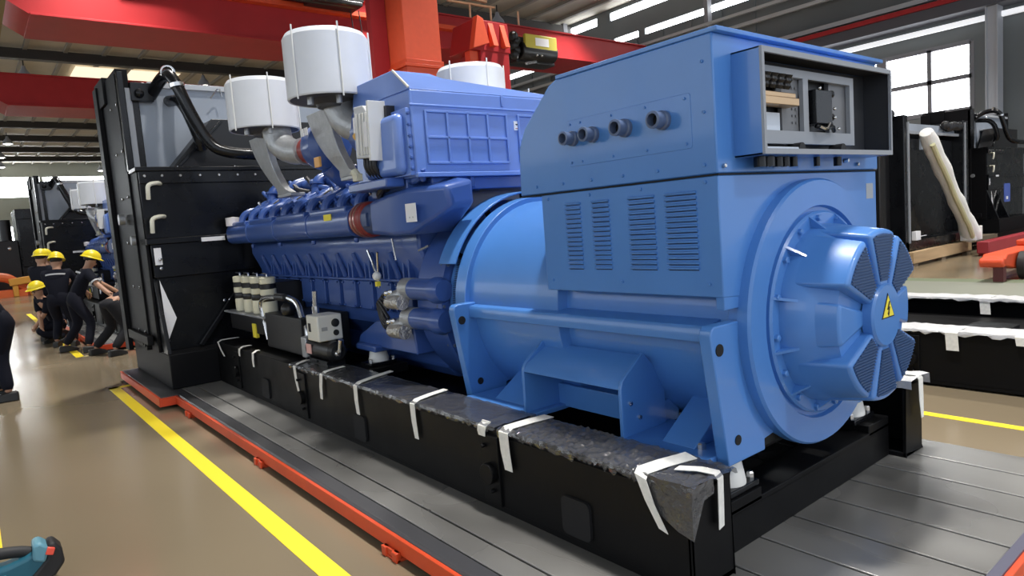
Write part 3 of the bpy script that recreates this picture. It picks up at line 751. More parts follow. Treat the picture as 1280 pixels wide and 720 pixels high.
# hood: high at the left, sloping down to the front and right
vs = [(CX0, CY, 2.50), (CX1, CY, 2.50), (CX1, 4.55, 2.50), (CX0, 4.55, 2.50), (CX0, CY+.20, 2.655), (2.58, CY+.20, 2.655), (3.05, CY+.16, 2.535), (CX1, CY+.14, 2.53), (CX0, 4.5, 2.655), (2.58, 4.5, 2.655), (3.05, 4.5, 2.535), (CX1, 4.5, 2.53)]
fs = [(0,1,2,3), (0,4,5,6,7,1), (4,8,9,5), (5,9,10,6), (6,10,11,7), (0,3,8,4), (1,7,11,2), (3,2,11,10,9,8)]
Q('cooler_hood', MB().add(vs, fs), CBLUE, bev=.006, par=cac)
b = MB(); b.bar((CX0+.003, CY+.19, 2.652), (CX0+.003, CY+.01, 2.512), .012, .012); Q('hood_edge', b, mat('bare_edge', (.7, .66, .58), .4), 0, cac)
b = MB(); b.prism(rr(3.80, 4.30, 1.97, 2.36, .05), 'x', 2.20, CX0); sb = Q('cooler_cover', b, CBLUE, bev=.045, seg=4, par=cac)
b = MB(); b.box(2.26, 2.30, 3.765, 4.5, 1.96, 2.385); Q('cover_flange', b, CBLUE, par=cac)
b = MB()
for i in range(6): b.bolt((2.272, 3.768, 2.0+i*.07), (0,-1,0), .012, .014)
Q('flange_bolt', b, EBLUE, 0, cac)
b = MB(); b.box(2.15, 2.29, 3.9, 4.45, 1.90, 1.96); b.box(2.3, 2.9, 3.9, 4.4, 1.85, 1.95); Q('cooler_underside', b, bev=.01)
b = MB(); b.ball((2.28, 4.15, 1.93), .05, 10); b.tube([(2.26, 4.05, 1.95), (2.25, 4.2, 1.88), (2.35, 4.35, 1.85)], .025, 8, 2); Q('sensor_plug', b, BLACK2, 0)
# engine controller box
b = MB(); M_ = Matrix.Translation((2.18, 4.12, 2.28)) @ Matrix.Rotation(math.radians(4), 4, 'X')
b.prism([(-.10, -.17), (.11, -.17), (.11, .17), (-.02, .17), (-.10, .10)], 'x', -.05, .05); b.v = [M_ @ p for p in b.v]
ecu = Q('controller_box', b, mat('controller_grey', (.55, .56, .57), .45), .006)
b = MB()
for y in (-.07, -.03, .01, .06): b.box(-.062, -.05, y-.006, y+.006, -.15, .12, M_)
b.box(-.065, .06, -.125, -.10, -.19, .19, M_)
Q('controller_fin', b, WHITE, .002)
b = MB(); b.box(-.064, -.05, -.09, -.045, -.10, .06, M_); b.box(-.064, -.05, .07, .10, .0, .10, M_); Q('controller_label', b, LABEL, 0)
b = MB(); b.box(.05, .12, -.16, .1, -.2, .16, M_)
for i in range(4): b.tube([M_ @ V((0, -.06+i*.045, -.17)), M_ @ V((-.01, -.06+i*.04, -.24)), M_ @ V((.08, -.05+i*.04, -.32))], .017, 8, 2)
Q('controller_wiring', b, CABLE, 0)
b = MB(); b.tube([(2.14, 4.26, 2.00), (2.13, 4.3, 2.04)], .03, 10); b.box(2.11, 2.16, 4.23, 4.29, 1.97, 2.02); Q('plug_connector', b, mat('plug_ivory', (.6, .58, .45), .5), .004)
# air filter drums on cast arms
def drum(x, y, z0, h, r, name='air_filter_drum'):
    b = MB(); n = 40
    b.lathe([(r*.80, .02), (r*.98, 0), (r, .01), (r, h-.035), (r*.93, h), (0, h+.004)], (x, y, z0), (0,0,1), n, cap=False)
    d = Q(name, b, DRUMM, 0, smooth=28)
    b = MB(); b.lathe([(r*.96, .004), (r*.6, .012), (r*.35, -.03), (.1, -.05)], (x, y, z0), (0,0,1), n, cap=True); build('drum_base', b, mat('dark_cast', (.09, .09, .095), .5, metal=.4), d)
    for a in (200, 262, 335, 70):
        t = math.radians(a); p = V((x+(r+.006)*math.cos(t), y+(r+.006)*math.sin(t), z0-.02)); b = MB(); b.cyl(p, p+V((0,0,h+.045)), .006, n=8); build('clamp_rod', b, WHITE, d)
    b = MB()
    for a in (200, 262, 335):
        t = math.radians(a); b.cyl((x+.2*math.cos(t), y+.2*math.sin(t), z0-.05), (x+.2*math.cos(t), y+.2*math.sin(t), z0+.02), .022, n=10)
    build('drum_stud', b, CAST, d)
drum(2.24, 6.20, 2.60, .43, .305); drum(2.22, 4.74, 2.60, .46, .305); drum(3.72, 5.02, 2.58, .43, .305); drum(3.80, 4.62, 2.45, .22, .34)
def arm(y0, y1, yb, top, bot, x=2.28):
    b = MB(); N = 10; vs = []; fs = []
    for i in range(N+1):
        t = i/N; z = top+(bot-top)*t; y = y0+(y1-y0)*(t**1.6)+.06*math.sin(PI*t); w = .15*(1-t)+.075+(.09*(t > .93))
        for dy, dx in ((-w, -.015), (w, -.015), (w, .05), (-w, .05)): vs.append((x+dx+.10*t, y+dy, z))
    for i in range(N):
        for k in range(4): fs.append((i*4+k, i*4+(k+1) % 4, i*4+4+(k+1) % 4, i*4+4+k))
    fs += [(3,2,1,0), tuple(N*4+k for k in range(4))]
    b.add(vs, fs); b.box(x+.06, x+.2, y1-.22, y1+.1, bot-.03, bot)
    Q('support_arm', b, CAST, .006, smooth=40)
arm(6.52, 6.24, 0, 2.59, 2.03); arm(5.10, 4.86, 0, 2.59, 2.06)
for y in (6.05, 4.72):
    b = MB(); b.tube([(2.30, y+.05, 2.60), (2.31, y, 2.45), (2.36, y-.15, 2.37), (2.40, y-.34, 2.36)], [.13, .12, .105, .10], 18, 2)
    b.lathe([(.12, 0), (.12, .03)], (2.395, y-.32, 2.36), (.05, -1, 0), 18); Q('intake_elbow_cast', b, CAST, 0)
b = MB(); b.lathe([(.10, 0), (.115, .02), (.108, .06), (.115, .09), (.108, .13), (.10, .16)], (2.41, 5.70, 2.36), (.05, -1, 0), 20); Q('red_hose', b, SILI, 0)
for y in (5.38, 4.5):
    b = MB(); b.lathe([(.09, .2), (.12, .16), (.19, .12), (.20, .04), (.19, -.06), (.12, -.1), (.1, -.24)], (2.45, y, 2.36), (.05, 1, 0), 28); b.tube([(2.45, y, 2.52), (2.6, y, 2.54), (2.75, y, 2.45)], [.10, .10, .12], 14, 2); b.tube([(2.45, y, 2.2), (2.55, y, 2.1), (2.7, y, 2.05)], .09, 12, 2)
    Q('turbocharger', b, bev=0)
b = MB(); b.box(2.235, 2.24, 5.26, 5.32, 2.43, 2.49); b.box(2.235, 2.24, 5.34, 5.40, 2.43, 2.49); Q('white_tag', b, LABEL, 0)
b = MB(); b.box(2.24, 2.26, 5.1, 5.2, 2.16, 2.24); Q('orange_cap', b, mat('orange_cap', (.8, .42, .12), .5), .004)
b = MB(); b.tube([(2.45, 3.95, 2.42), (2.36, 4.1, 2.5), (2.3, 4.3, 2.42), (2.28, 4.5, 2.3)], .035, 10, 2); Q('vent_hose', b, mat('amber_cap', (.75, .45, .12), .5), 0)
for k in range(7):
    y = 4.5+k*.45; b = MB(); b.tube([(2.74, y, 2.0), (2.70, y+.1, 2.14), (2.72, y+.25, 2.22), (2.8, y+.3, 2.15)], .018, 8, 2); b.tube([(2.70, y+.1, 2.05), (2.64, y+.25, 2.08), (2.66, y+.42, 2.14)], .024, 8, 2); Q('coolant_line', b, (EBLUE, CABLE, EBLUE)[k % 3], 0)
# flywheel housing, starters
b = MB(); b.lathe([(.60, .40), (.66, .36), (.66, .06), (.69, .05), (.69, 0)], (AX, 3.77, AZ), (0,1,0), 60); fh = Q('flywheel_housing', b, bev=0)
b = MB()
for i in range(30):
    t = 2*PI*i/30; b.bolt((AX+.672*math.cos(t), 3.80, AZ+.672*math.sin(t)), (0,-1,0), .014, .03); b.bolt((AX+.675*math.cos(t), 3.82, AZ+.675*math.sin(t)), (0,1,0), .014, .02)
Q('housing_bolt', b, mat('dark_bolt', (.1, .13, .2), .4), 0, fh)
for z in (1.20, .99):
    b = MB(); b.cyl((2.42, 3.86, z), (2.42, 4.12, z), .075, n=22); b.lathe([(.09, 0), (.09, .06), (.07, .10)], (2.42, 3.84, z), (0,-1,0), 22); st = Q('starter_motor', b, bev=0)
    b = MB(); b.cyl((2.42, 4.12, z), (2.42, 4.24, z), .078, n=22); b.cyl((2.40, 4.22, z-.035), (2.36, 4.34, z-.075), .055, n=16); Q('starter_nose', b, CAST, 0, st)
    b = MB(); b.cyl((2.335, 4.16, z-.09), (2.335, 4.34, z-.09), .052, n=16); Q('solenoid', b, mat('crinkled_silver', (.55, .53, .5), .3, metal=.7, bump=.8, bscale=40), 0, st)
    b = MB(); b.ball((2.33, 4.37, z-.03), .022, 8); b.ball((2.33, 4.31, z-.02), .022, 8); Q('terminal_stud', b, STEEL, 0, st)
b = MB()
for k in range(4): b.tube([(2.33, 4.37, 1.17-k*.06), (2.36, 4.52+.03*k, 1.14), (2.38, 4.56, 1.0-.04*k), (2.33, 4.37, .94)], .012, 8, 2)
Q('starter_cable', b, CABLE, 0)
b = MB(); b.ball((2.36, 4.55, 1.29), .034, 12); Q('breather_ball', b, WHITE, 0)
b = MB(); b.box(2.34, 2.37, 4.52, 4.55, 1.215, 1.25); Q('yellow_tag', b, YELL2, 0)
b = MB(); b.tube([(2.46, 4.45, 1.56), (2.46, 4.42, 1.40)], .008, 8); b.tube([(2.46, 4.86, 1.48), (2.47, 4.80, 1.36), (2.49, 4.78, 1.18)], .01, 8, 1); b.tube([(2.46, 4.70, 1.46), (2.48, 4.75, 1.36), (2.49, 4.78, 1.18)], .01, 8, 1); b.bar((2.40, 3.98, 1.47), (2.42, 3.88, 1.50), .02, .012); Q('silver_pipe', b, STEEL, 0)
b = MB(); b.prism([(4.16, .72), (5.1, .72), (5.05, .80), (4.75, .93), (4.2, .95)], 'x', 2.42, 2.72); b.box(2.36, 2.62, 4.70, 5.02, .69, .74); Q('engine_foot', b, bev=.012)
b = MB(); b.bolt((2.47, 4.86, .74), (0,0,1), .02, .03); Q('foot_bolt', b, STEEL, 0)
# fuel filters: banded canisters on a tray
for k in range(4):
    y = 6.62+k*.275; x = 2.25
    b = MB(); b.lathe([(.06, 0), (.075, .012), (.075, .13), (.07, .14)], (x, y, .885), (0,0,1), 20); fl_ = Q('fuel_filter', b, CREAM, 0)
    b = MB(); b.lathe([(.07, 0), (.077, .01), (.077, .05), (.07, .06)], (x, y, 1.025), (0,0,1), 20); b.lathe([(.07, 0), (.077, .005), (.077, .045), (.07, .05)], (x, y, 1.145), (0,0,1), 20); build('filter_head', b, BLACK2, fl_)
    b = MB(); b.lathe([(.07, 0), (.077, .005), (.077, .055), (.07, .06)], (x, y, 1.085), (0,0,1), 20); b.lathe([(.07, 0), (.077, .005), (.077, .06), (.06, .066)], (x, y, 1.195), (0,0,1), 20); build('filter_band', b, CREAM, fl_)
    b = MB(); b.cyl((x, y, 1.26), (x, y, 1.29), .012, n=8); b.bar((x-.02, y-.05, 1.295), (x-.02, y+.05, 1.295), .02, .012); build('filter_tap', b, STEEL, fl_)
b = MB(); b.box(2.13, 2.36, 6.5, 7.75, .87, .885); Q('filter_tray', b, mat('grey_tray', (.3, .31, .33), .4), .003)
b = MB(); b.box(2.15, 2.35, 6.6, 7.6, .70, .87); b.box(2.3, 2.6, 6.6, 7.4, .7, 1.2); b.box(2.15, 2.6, 5.62, 6.5, .60, .93); Q('filter_bracket', b, BLACK2, .01)
b = MB(); b.tube([(2.18, 6.55, .66), (2.18, 6.62, .86), (2.17, 6.66, 1.02), (2.17, 6.5, 1.08), (2.17, 6.2, 1.09)], .022, 10, 2); b.tube([(2.2, 6.0, 1.09), (2.2, 5.75, 1.06), (2.2, 5.7, .92), (2.2, 5.62, .84), (2.2, 5.6, .72)], .026, 10, 2); Q('silver_elbow_pipe', b, STEEL, 0)
b = MB(); b.cyl((2.18, 6.2, 1.09), (2.19, 6.0, 1.09), .035, n=12); b.ball((2.2, 6.0, .98), .07, 10); Q('pipe_coupling', b, BLACK2, 0)
b = MB(); b.box(2.14, 2.17, 6.78, 6.88, .66, .80); Q('yellow_tag', b, YELL2, 0)
b = MB(); b.cyl((2.25, 5.50, 1.02), (2.25, 5.48, 1.16), .022, n=10); b.cyl((2.25, 5.50, .95), (2.25, 5.50, 1.03), .03, n=10); Q('drain_valve', b, STEEL, 0)
# cream control box on a black motor
pu = thing('priming_pump', 'small black motor with a cream control box on top, on the skid edge', 'pump', (2.2, 5.4, .57))
b = MB(); b.box(2.10, 2.31, 5.13, 5.36, .775, .985); cbx = build('control_box', b, mat('cream_enamel', (.70, .69, .62), .45), pu, bev=.012)
b = MB(); b.box(2.098, 2.10, 5.27, 5.32, .85, .92); build('display_window', b, BLACKL, cbx)
b = MB(); b.lathe([(.034, 0), (.034, .006), (.028, .01)], (2.25, 5.13, .915), (0,-1,0), 18); b.lathe([(.024, 0), (.024, .008)], (2.25, 5.13, .835), (0,-1,0), 16); build('control_knob', b, BLACKL, cbx)
b = MB(); b.box(2.13, 2.18, 5.128, 5.13, .86, .89); build('control_label', b, mat('grey_mark', (.35, .35, .33), .6), cbx)
b = MB(); b.cyl((2.21, 5.06, .69), (2.21, 5.50, .69), .085, n=24); b.lathe([(.085, 0), (.06, .03)], (2.21, 5.06, .69), (0,-1,0), 24); build('motor', b, BLACK2, pu)
b = MB(); b.box(2.13, 2.30, 5.5, 5.6, .60, .78); build('pump_head', b, CAST, pu, bev=.01)
b = MB(); b.box(2.118, 2.124, 5.36, 5.46, .655, .735); build('pink_label', b, mat('pink_label', (.75, .45, .42), .6), pu)
b = MB(); b.tube([(2.2, 5.03, .68), (2.2, 4.98, .69), (2.2, 4.96, .74), (2.2, 4.94, .80)], .02, 10, 2); b.ball((2.2, 5.02, .68), .03, 10); b.ball((2.2, 5.08, .74), .02, 8); build('valve_handle', b, STEEL, pu)
b = MB(); b.box(2.14, 2.29, 5.1, 5.55, .57, .615)
for y in (5.1, 5.3, 5.5): b.bolt((2.14, y, .6), (-1,0,0), .012, .01)
build('pump_base', b, BLACK, pu)

# ------------------------------------------------------------------ radiator
def radiator(label, loc=None):
    ra = thing('radiator', label, 'radiator', (3.1, 8.8, .13))
    X0, X1, Y0, Y1 = 1.47, 4.73, 8.0, 9.5
    def A(name, mb, m=BLACK, bev=.006, par=None, **k): return build(name, mb, m, par or ra, bev=bev, **k)
    b = MB(); b.prism([(1.52, 7.70), (1.52, 9.58), (4.68, 9.58), (4.68, 7.70)], 'z', .13, .50); A('base_plinth', b, RADB, .012)
    b = MB(); b.box(X0, X0+.12, 8.35, Y1, .5, 3.56); b.box(X1-.12, X1, 8.35, Y1, .5, 3.56); A('side_post', b, RADB)
    b = MB(); b.box(X0+.02, X0+.05, 8.0, Y1, .5, 2.46); b.box(X1-.05, X1-.02, 8.0, Y1, .5, 2.46); A('side_plate', b, RADB)
    b = MB(); b.box(X0+.1, X1-.1, 8.9, 9.45, .5, 3.4); A('radiator_core', b, BLACK2)
    b = MB(); b.box(X0-.03, X0+.08, 9.0, 9.55, 3.3, 3.6); b.box(X0-.05, X0, 9.35, 9.58, .4, 3.55); A('rear_post', b, RADB)
    b = MB()
    for z in (.7, 1.2, 1.7, 2.2, 2.7, 3.2):
        for y in (8.45, 8.8, 9.4): b.bolt((X0, y, z), (-1,0,0), .018, .012)
    A('side_bolt', b, STEEL, 0)
    # upper sheet and header
    b = MB(); b.box(X0+.14, X1-.14, 8.40, 8.42, 2.46, 3.40); A('upper_sheet', b, SHEET, .003)
    b = MB(); b.box(X0+.07, X0+.13, 8.33, 8.40, 2.46, 3.36); A('light_strip', b, GREY, .003)
    b = MB(); b.box(X0, X0+.06, 8.28, 8.42, 2.46, 3.52); b.box(X0+.12, X0+.20, 8.36, 8.42, 2.46, 3.3); A('corner_channel', b)
    b = MB(); b.box(X0+.3, X1-.1, 8.34, 8.38, 3.38, 3.44); b.box(X0+.85, X1-.2, 8.30, 8.42, 2.98, 3.02); A('header_edge', b, mat('pale_edge', (.55, .57, .6), .4), .003)
    b = MB(); b.box(X0+.12, X0+.34, 8.3, 8.4, 3.22, 3.42); b.ball((X0+.2, 8.28, 3.3), .05, 8); A('filler_neck', b)
    # fan shroud box with screws
    b = MB(); b.box(X0+.03, X1, 7.98, 8.02, 1.72, 2.44); b.box(X0, X1, 7.94, 8.3, 2.43, 2.475); b.box(X0+.03, X1, 7.95, 8.0, 2.30, 2.43); A('shroud_panel', b)
    b = MB(); b.box(X0+.06, X1, 7.96, 8.0, 1.30, 1.66); A('lower_panel', b, BLACK)
    b = MB(); b.box(X0+.02, X1, 7.93, 8.0, 1.66, 1.72); A('shroud_ledge', b, BLACK)
    b = MB()
    for x in (1.55, 1.72, 1.9, 2.1, 2.3, 2.5, 2.7): b.bolt((x, 7.95, 2.38), (0,-1,0), .015, .012)
    for x in (1.9, 2.5): b.bolt((x, 8.0, 2.475), (0,0,1), .015, .012)
    for x, z in ((1.6, 1.5), (1.6, 1.4), (2.2, .98), (2.26, .98), (1.58, .62), (1.58, .56), (1.62, 1.05)): b.bolt((x, 7.94, z), (0,-1,0), .018, .012)
    A('shroud_screw', b, STEEL, 0)
    for z in (2.30, 1.95):
        b = MB(); b.tube([(1.70, 7.98, z), (1.64, 7.86, z), (1.55, 7.84, z-.02), (1.545, 7.84, z-.10), (1.545, 7.86, z-.17)], .022, 10, 2); A('grab_handle', b, mat('ivory_hose', (.75, .73, .6), .4), 0)
    b = MB(); b.prism([(8.0, .5), (8.0, 1.30), (7.72, .5)], 'x', 1.52, 1.56); b.prism([(8.0, .5), (8.0, 1.2), (7.72, .5)], 'x', 2.4, 2.44); A('plinth_gusset', b)
    b = MB(); b.box(X0+.05, X1, 8.0, 8.06, .5, 1.3); b.bar((2.5, 7.95, 1.25), (1.9, 7.93, .52), .04, .05); A('lower_shroud', b)
    # guard wedge in front of the fan with the sloping coolant pipe
    b = MB(); b.add([(1.85, 7.99, 2.475), (2.6, 7.99, 2.475), (4.2, 7.99, 2.475), (4.2, 7.99, 3.0), (2.30, 7.99, 3.0)] + [(1.85, 8.3, 2.475), (2.6, 8.3, 2.475), (4.2, 8.3, 2.475), (4.2, 8.3, 3.0), (2.30, 8.3, 3.0)],
        [(0,1,2,3,4), (9,8,7,6,5), (0,4,9,5), (4,3,8,9), (3,2,7,8), (0,5,7,2), ]); A('fan_guard', b, BLACK2)
    b = MB(); b.tube([(1.80, 8.38, 3.30), (1.88, 8.1, 3.46), (1.90, 7.8, 3.42), (2.02, 7.72, 3.0), (2.14, 7.68, 2.72), (2.24, 7.62, 2.60), (2.5, 7.55, 2.56), (2.9, 7.5, 2.55)], .062, 14, 2); A('coolant_pipe', b, BLACK, 0)
    b = MB(); b.tube([(1.98, 8.38, 3.25), (2.02, 8.0, 3.20), (2.12, 7.9, 2.8), (2.16, 7.95, 2.66)], .06, 12, 2); A('overflow_pipe', b, BLACK, 0)
    b = MB(); b.ring(.075, .06, .04, (1.895, 7.92, 3.46), (.05, 1, .2), 16); b.ring(.075, .06, .04, (1.93, 7.78, 3.32), (.15, -.1, -1), 16); b.tube([(2.4, 8.28, 3.28), (2.5, 8.25, 3.42), (2.52, 8.25, 3.3)], .008, 6, 1); A('hose_clamp', b, STEEL, 0)
    b = MB(); b.bar((2.4, 8.0, 2.98), (1.9, 7.97, 2.48), .05, .03); A('guard_edge', b, BLACK, .004)
    b = MB(); b.box(2.03, 2.28, 7.925, 7.93, 1.655, 1.70); A('white_plate', b, LABEL, 0)
    b = MB(); b.box(1.55, 1.62, 7.945, 7.95, 1.44, 1.62); A('paper_tag', b, LABEL, 0)
    b = MB(); b.add([(1.56, 7.90, 1.28), (1.57, 7.89, .62), (1.68, 7.89, .86), (1.56, 7.905, 1.28), (1.57, 7.895, .62), (1.68, 7.895, .86)], [(0,1,2), (5,4,3), (0,3,4,1), (1,4,5,2), (2,5,3,0)]); A('white_sheet_corner', b, LABEL, 0)
    b = MB()
    for k in range(4): b.cyl((X0-.01, 8.2+.1*k, .55+.02*k), (X0-.06, 8.2+.1*k, .55+.02*k), .03, n=10)
    b.box(X0-.06, X0, 8.1, 9.2, .58, .68); A('drain_fitting', b, RADB, .006)
    b = MB(); b.cyl((X0-.02, 8.75, 1.97), (X0-.08, 8.75, 1.97), .06, n=14); b.cyl((X0-.02, 8.3, 1.72), (X0-.06, 8.3, 1.72), .05, n=14); A('side_knob', b, CAST, 0)
    return ra
ra = radiator('tall black radiator unit with sloping coolant pipe at the far end of the blue engine')
# ------------------------------------------------------------------ the next machine down the line, behind the first radiator
DY = 11.5
def shift(t, d, label):
    c = copy_tree(t); c.location = V(t.location)+V(d); c['label'] = label; return c
shift(ra, (0, DY, 0), 'black radiator in the distance behind the workers in yellow helmets')
shift(en, (0, DY, 0), 'distant dark blue engine behind the workers, partly hidden by the tall radiator')
shift(sk, (0, DY, 0), 'distant black base skid behind the bending worker')
shift(plat, (0, 11.9, 0), 'distant orange-rimmed platform beside the bending worker')
# neighbouring bare skid on the right
ns = shift(sk, (4.1, -3.0, -.11), 'bare black skid standing on the floor across the yellow line at the right')
for x0, x1, y0, y1, z, lab, sd in ((6.08, 6.38, 1.0, 2.7, .462, 'milky plastic film along the front beam of the bare skid at the right', 5), (8.03, 8.3, 1.4, 3.6, .462, 'milky plastic film along the rear beam of the bare skid at the right', 6)):
    f = film(y0, y1, 36, x0+.02, x1, .012, sd); f.v = [p+V((0, 0, z-.57)) for p in f.v]
    tag(build('plastic_film', f, FILMW), lab, 'plastic film')
for x, y, zl, lab in ((6.09, 1.99, .32, 'white tape strip folded over the front beam of the bare skid'), (6.09, 1.52, .40, 'white tape strip at the right picture edge on the front beam of the bare skid'), (8.06, 2.33, .31, 'white tape strip on the rear beam of the bare skid')):
    tag(build('tape_strip', MB().ribbon([(x+.2, y, .482), (x+.02, y, .484), (x-.012, y, .465), (x-.014, y-.01, zl)], (0,1,0), .09), TAPE), lab, 'tape', 'white tape strips on the bare skid')

# ------------------------------------------------------------------ equipment behind on the right
un = thing('cooling_unit', 'big black cooling unit on a wooden pallet behind the alternator', 'machine', (18, 7, .32))
b = MB(); b.box(15.75, 15.95, 6.0, 8.5, .32, 3.25); b.box(19.3, 19.6, 6.0, 8.5, .32, 3.25); b.box(15.75, 19.6, 6.0, 8.5, .32, .55); b.box(15.95, 19.3, 6.25, 8.4, .5, 2.8); build('casing', b, BLACK, un, bev=.02)
b = MB(); b.box(14.2, 15.75, 6.3, 8.5, .32, 3.3); b.box(14.3, 14.6, 6.2, 6.3, .5, 3.2); b.box(15.0, 15.3, 6.2, 6.3, .5, 3.2); build('side_casing', b, BLACK2, un, bev=.02)
b = MB(); b.box(19.6, 21.75, 6.7, 8.4, .32, 3.05); b.box(19.9, 20.1, 6.62, 6.7, .5, 2.9); build('rear_casing', b, BLACK2, un, bev=.02)
b = MB(); b.box(15.9, 15.95, 5.97, 6.0, .5, 3.1); b.box(19.3, 19.35, 5.97, 6.0, .9, 3.2); b.box(15.95, 19.3, 6.1, 6.15, 2.88, 2.94); build('bright_edge', b, GREY, un)
b = MB(); b.box(15.95, 19.3, 6.2, 7.4, 2.94, 3.12); b.box(17.1, 17.2, 6.15, 6.2, 2.55, 2.8); build('pale_top_panel', b, SHEET, un)
b = MB(); rnd = random.Random(9)
for i in range(9): b.ball((14.5+i*.15, 6.25, 3.28+rnd.uniform(-.03, .05)), .1, 8)
for i in range(7): b.ball((18.4+i*.18, 6.1, 3.1+rnd.uniform(-.03, .04)), .11, 8)
build('hose_cluster', b, BLACK2, un)
b = MB(); b.box(16.05, 16.3, 5.9, 6.0, .55, .75); b.bar((16.3, 5.97, .62), (16.8, 5.97, .62), .02, .02); build('white_fitting', b, LABEL, un, bev=.01)
pal = thing('wooden_pallet', 'light wooden pallet under the black cooling unit', 'pallet', (17.5, 7, 0))
wood = mat('pallet_wood', (.52, .36, .20), .7, noise=.2, nscale=2, stretch=(.3, 3, 3)); dwood = mat('dark_pallet_wood', (.16, .12, .08), .8)
b = MB(); b.box(15.75, 19.3, 5.85, 5.97, .07, .32); build('front_board', b, wood, pal, bev=.005)
b = MB(); b.box(14.2, 21.7, 5.97, 8.4, .22, .32); b.box(14.2, 19.3, 6.0, 6.2, .0, .22); b.box(14.2, 21.7, 7.2, 7.4, 0, .22); b.box(14.2, 21.7, 8.2, 8.4, 0, .22); build('runner', b, dwood, pal)
for x in (15.9, 17.5, 19.1): build('pallet_block', MB().box(x-.12, x+.12, 5.86, 5.97, 0, .07), dwood, pal)
b = MB(); rnd = random.Random(11)
pts = []; rs = []
A_, B_ = V((16.15, 5.72, 2.85)), V((18.85, 5.72, .48))
for i in range(15):
    t = i/14; pts.append(A_.lerp(B_, t)+V((rnd.uniform(-.02, .02), 0, rnd.uniform(-.03, .03)))); rs.append(.165+rnd.uniform(-.015, .02)+(.05 if t > .9 else 0)+(-.05 if i == 0 else 0))
b.tube(pts, rs, 12); b.box(18.6, 19.1, 5.56, 5.88, .35, .68)
wrap = thing('wrapped_pipe', 'long white wrapped pipe leaning diagonally on the black cooling unit', 'pipe', (17.5, 5.72, .3))
build('wrapping', b, mat('white_wrap', (.86, .86, .82), .55, bump=.7, bscale=9), wrap, bev=.01)
b = MB(); b.tube([p+V((-.13, -.10, -.10)) for p in pts[1:]], .055, 8); build('yellowish_sleeve', b, mat('yellowed_wrap', (.62, .60, .36), .6), wrap)
ra3 = shift(ra, (20.3, -1.75, 0), 'black radiator with pipe elbow at the right edge behind the red trolley')
ra3.location.z = .33
b = MB(); b.box(21.8, 25.1, 6.0, 7.8, 0, .33); tag(build('storage_plinth', b, BLACK2), 'dark plinth under the black radiator at the right edge', 'plinth')
b = MB(); b.prism(rr(21.95, 22.45, 1.15, 1.65, .06), 'y', 5.88, 5.895); sg = tag(build('blue_placard', b, mat('placard_blue', (.07, .12, .42), .5)), 'small blue placard on the black radiator at the right edge', 'sign')
b = MB(); b.box(22.1, 22.25, 5.876, 5.88, 1.22, 1.30); build('white_patch', b, LABEL, sg)
b = MB(); b.box(19.6, 20.0, 6.25, 6.3, 1.9, 1.97); tag(build('yellow_plate', b, YELL2), 'tiny yellow plate between the two black units at the right', 'plate')
tr = thing('red_trolley', 'red low steel trolley with a black wheel at the right edge', 'trolley', (14.2, 3.8, 0))
b = MB(); b.prism([(13.25, .30), (13.30, .40), (13.42, .47), (17, .47), (17, .12), (14.5, .12), (13.9, .18), (13.5, .25)], 'y', 3.55, 3.9); b.cyl((13.26, 3.55, .34), (13.26, 3.9, .34), .08, n=14); build('trolley_frame', b, ORANGE, tr, bev=.02)
b = MB(); b.lathe([(.18, 0), (.235, .02), (.235, .12), (.18, .14)], (14.0, 3.40, .235), (0,1,0), 24); b.lathe([(.07, -.02), (.07, 0)], (14.0, 3.40, .235), (0,1,0), 14); build('wheel', b, RUBBER, tr)
b = MB(); b.box(13.38, 13.52, 3.6, 3.75, 0, .3); build('trolley_leg', b, mat('dark_red', (.12, .03, .03), .5), tr)
b = MB(); b.box(15.2, 16, 3.6, 3.9, .47, .58); build('coupling', b, ORANGE, tr, bev=.03)
b = MB(); b.box(18.3, 26, 5.2, 5.45, .06, .34); b.box(18.4, 18.6, 5.25, 5.45, 0, .06); b.box(24, 24.2, 5.25, 5.45, 0, .06); tag(build('red_beam', b, mat('dull_red', (.35, .03, .04), .5), bev=.02), 'long dull red beam lying on the floor below the black units', 'beam')

# ------------------------------------------------------------------ far left: dark machine and orange barrier
t = thing('distant_machine', 'large black machine far away at the left picture edge', 'machine', (1.5, 39, 0))
b = MB(); b.box(1.95, 3.2, 38, 41, .25, 3.85); b.box(2.0, 3.1, 37.95, 38, 1.2, 3.4); build('tall_casing', b, BLACK, t, bev=.03)
b = MB(); b.box(-1.5, 1.95, 38.2, 41, .2, 2.45); build('low_casing', b, BLACK2, t, bev=.03)
b = MB(); b.cyl((1.55, 38.6, 2.4), (1.55, 38.6, 3.4), .22, n=16); build('exhaust_stub', b, BLACK2, t)
b = MB(); b.bolt((1.6, 38.2, 2.1), (0,-1,0), .08, .05); b.bar((2.95, 37.95, 3.2), (3.05, 37.95, 2.1), .04, .03); build('bright_fitting', b, STEEL, t)
b = MB(); b.box(-1.5, 3.2, 38, 41, 0, .25); build('machine_base', b, ORANGE, t)
t = thing('orange_barrier', 'orange and yellow floor stands far away at the left edge', 'barrier', (1.5, 36, 0))
b = MB(); b.tube([(.2, 36, .3), (.5, 36, .85), (1.2, 36, .9), (1.6, 36, .55), (1.9, 36, .3)], .2, 10, 2); b.box(.3, 1.9, 35.8, 36.3, 0, .3); build('hose_coil', b, mat('orange_plastic', (.8, .16, .04), .5), t)
b = MB(); b.bar((1.3, 35.8, .62), (2.3, 35.8, .72), .3, .3); b.box(1.4, 1.6, 35.7, 35.9, 0, .5); b.box(2.0, 2.2, 35.7, 35.9, 0, .5); build('yellow_arm', b, mat('amber_paint', (.75, .35, .05), .5), t, bev=.03)

